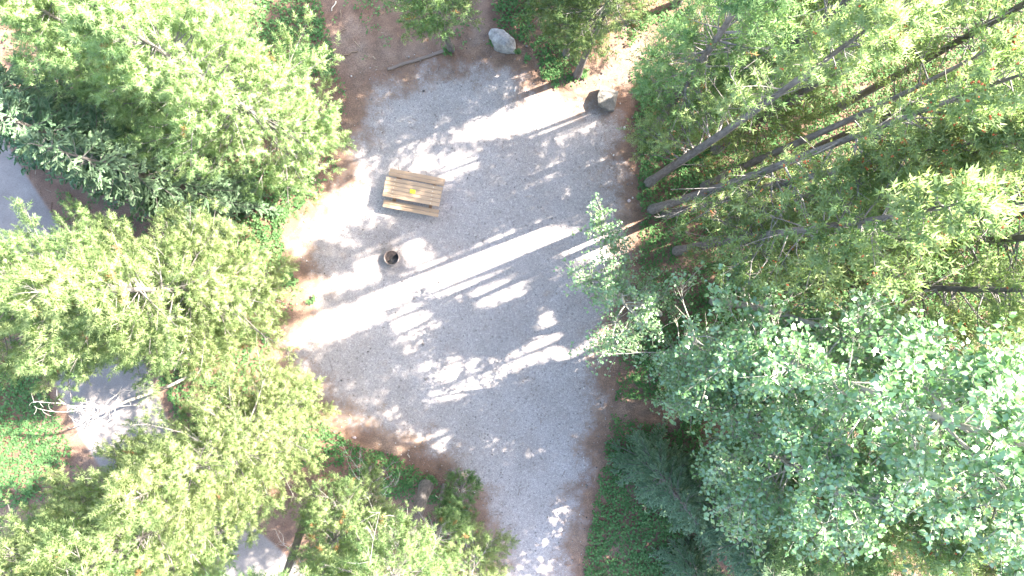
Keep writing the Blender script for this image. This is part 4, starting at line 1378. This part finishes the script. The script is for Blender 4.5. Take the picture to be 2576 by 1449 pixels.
for i in range(5):
    a = rng.uniform(0, 6.28); c = np.array([math.cos(a), math.sin(a)]) * rng.uniform(.03, .15); b_ = rng.uniform(0, 6.28)
    w = np.linspace(-1, 1, 5)[:, None] * rng.uniform(.05, .1)
    P = np.column_stack([c[0] + w * math.cos(b_), c[1] + w * math.sin(b_), np.full(5, .07) + rng.normal(0, .004, 5)])
    v, f = tubes(P[None], np.array([[.012, .02, .022, .02, .01]]), 6)
    link('charred_log', mesh_np('charred_log', v, [f], M_ASH, None, True), FR)
ga = math.radians(40)             # grate bars run lower left to upper right
gd = np.array([math.cos(ga), math.sin(ga)]); gn = np.array([-gd[1], gd[0]])
cb = []
for s in (-.13, .0, .13):
    a = gn * 0.0 + gd * s; b = gn * 0.222 + gd * s
    cb.append(tubes(np.array([[[*a, .273], [*b, .273]]]), np.full((1, 2), .006), 6))
v, f = join(cb)
GR = link('grate', mesh_np('grate', v, f, M_BAR, None, True), FR)
for i in range(8):
    off = 0.005 + i * 0.031
    hl = math.sqrt(max(0.262 ** 2 - off ** 2, 0.01)) * (0.96 if i else 0.99)
    rb = 0.010 if i in (0,) else 0.0075
    a = gn * off - gd * hl; b = gn * off + gd * hl
    P = np.array([[*a, .287], [*(a + b) / 2, .284], [*b, .287]])
    v, f = tubes(P[None], np.full((1, 3), rb), 6)
    link('grate_bar', mesh_np('grate_bar', v, [f], M_BAR, None, True), GR)
hv = np.array([[*(gn * .005 + gd * .25), .29], [*(gn * .01 + gd * .30), .325], [*(gn * .015 + gd * .345), .335]])
v, f = tubes(hv[None], np.array([[.009, .009, .013]]), 7)
link('handle', mesh_np('handle', v, [f], M_STEEL, None, True), GR)

# ------------------------------------------------------------------ single leafy weeds
def weed(px, py, n, r, h, label, seed):
    rng = np.random.default_rng(seed)
    x, y = g(px, py)
    z = float(ground_z((x, y))[0]) + .005
    root = empty('weed', (x, y, z)); tag(root, label, 'weed', 'single weeds at pad edges')
    prt, C, D = [], [], []
    for i in range(n):
        a = rng.uniform(0, 6.28); q = r * rng.uniform(.3, 1)
        e = np.array([math.cos(a) * q, math.sin(a) * q, h * rng.uniform(.6, 1)])
        P = np.array([[0, 0, 0], [e[0] * .35, e[1] * .35, e[2] * .7], e])
        prt.append(tubes(P[None], np.array([[.004, .003, .002]]), 3))
        for k in range(7):
            t = rng.uniform(.3, 1); b = rng.uniform(0, 6.28)
            C.append(e * t); D.append([math.cos(b), math.sin(b), rng.normal(.1, .2)])
    v, f = join(prt)
    link('stems', mesh_np('stems', v, f, M_COVER, {'tint': np.full(len(v), .3)}), root)
    C = np.array(C); D = norm(np.array(D)); m = len(C)
    V, F, t = leaves(C, D, norm(np.array([0, 0, 1.]) + rng.normal(0, .3, (m, 3))), rng.uniform(.06, .11, m), np.clip(rng.normal(.6, .15, m), 0, 1))
    link('foliage', mesh_np('foliage', V, [F], M_COVER, {'tint': t}, True), root)


for i, (px, py, n, r, h, label) in enumerate([
    (1128, 130, 16, .28, .3, 'bright weed clump at the foot of the pine beside the timber edging'),
    (1470, 190, 12, .22, .3, 'weed at the foot of the straight trunk between the boulders'),
    (787, 752, 13, .24, .3, 'single green weed at the left pad edge below the fire ring'),
    (1240, 110, 10, .2, .2, 'weed tucked against the left side of the rounded boulder'),
    (1302, 132, 9, .18, .2, 'weed at the lower right corner of the rounded boulder'),
    (1398, 215, 8, .2, .18, 'sparse weed at the pad edge between the boulders'),
    (1090, 1205, 14, .26, .25, 'weed at the foot of the thickest grey trunk'),
    (1325, 150, 8, .18, .15, 'low weed right of the rounded boulder on brown dirt'),
]):
    weed(px, py, n, r, h, label, 60 + i)
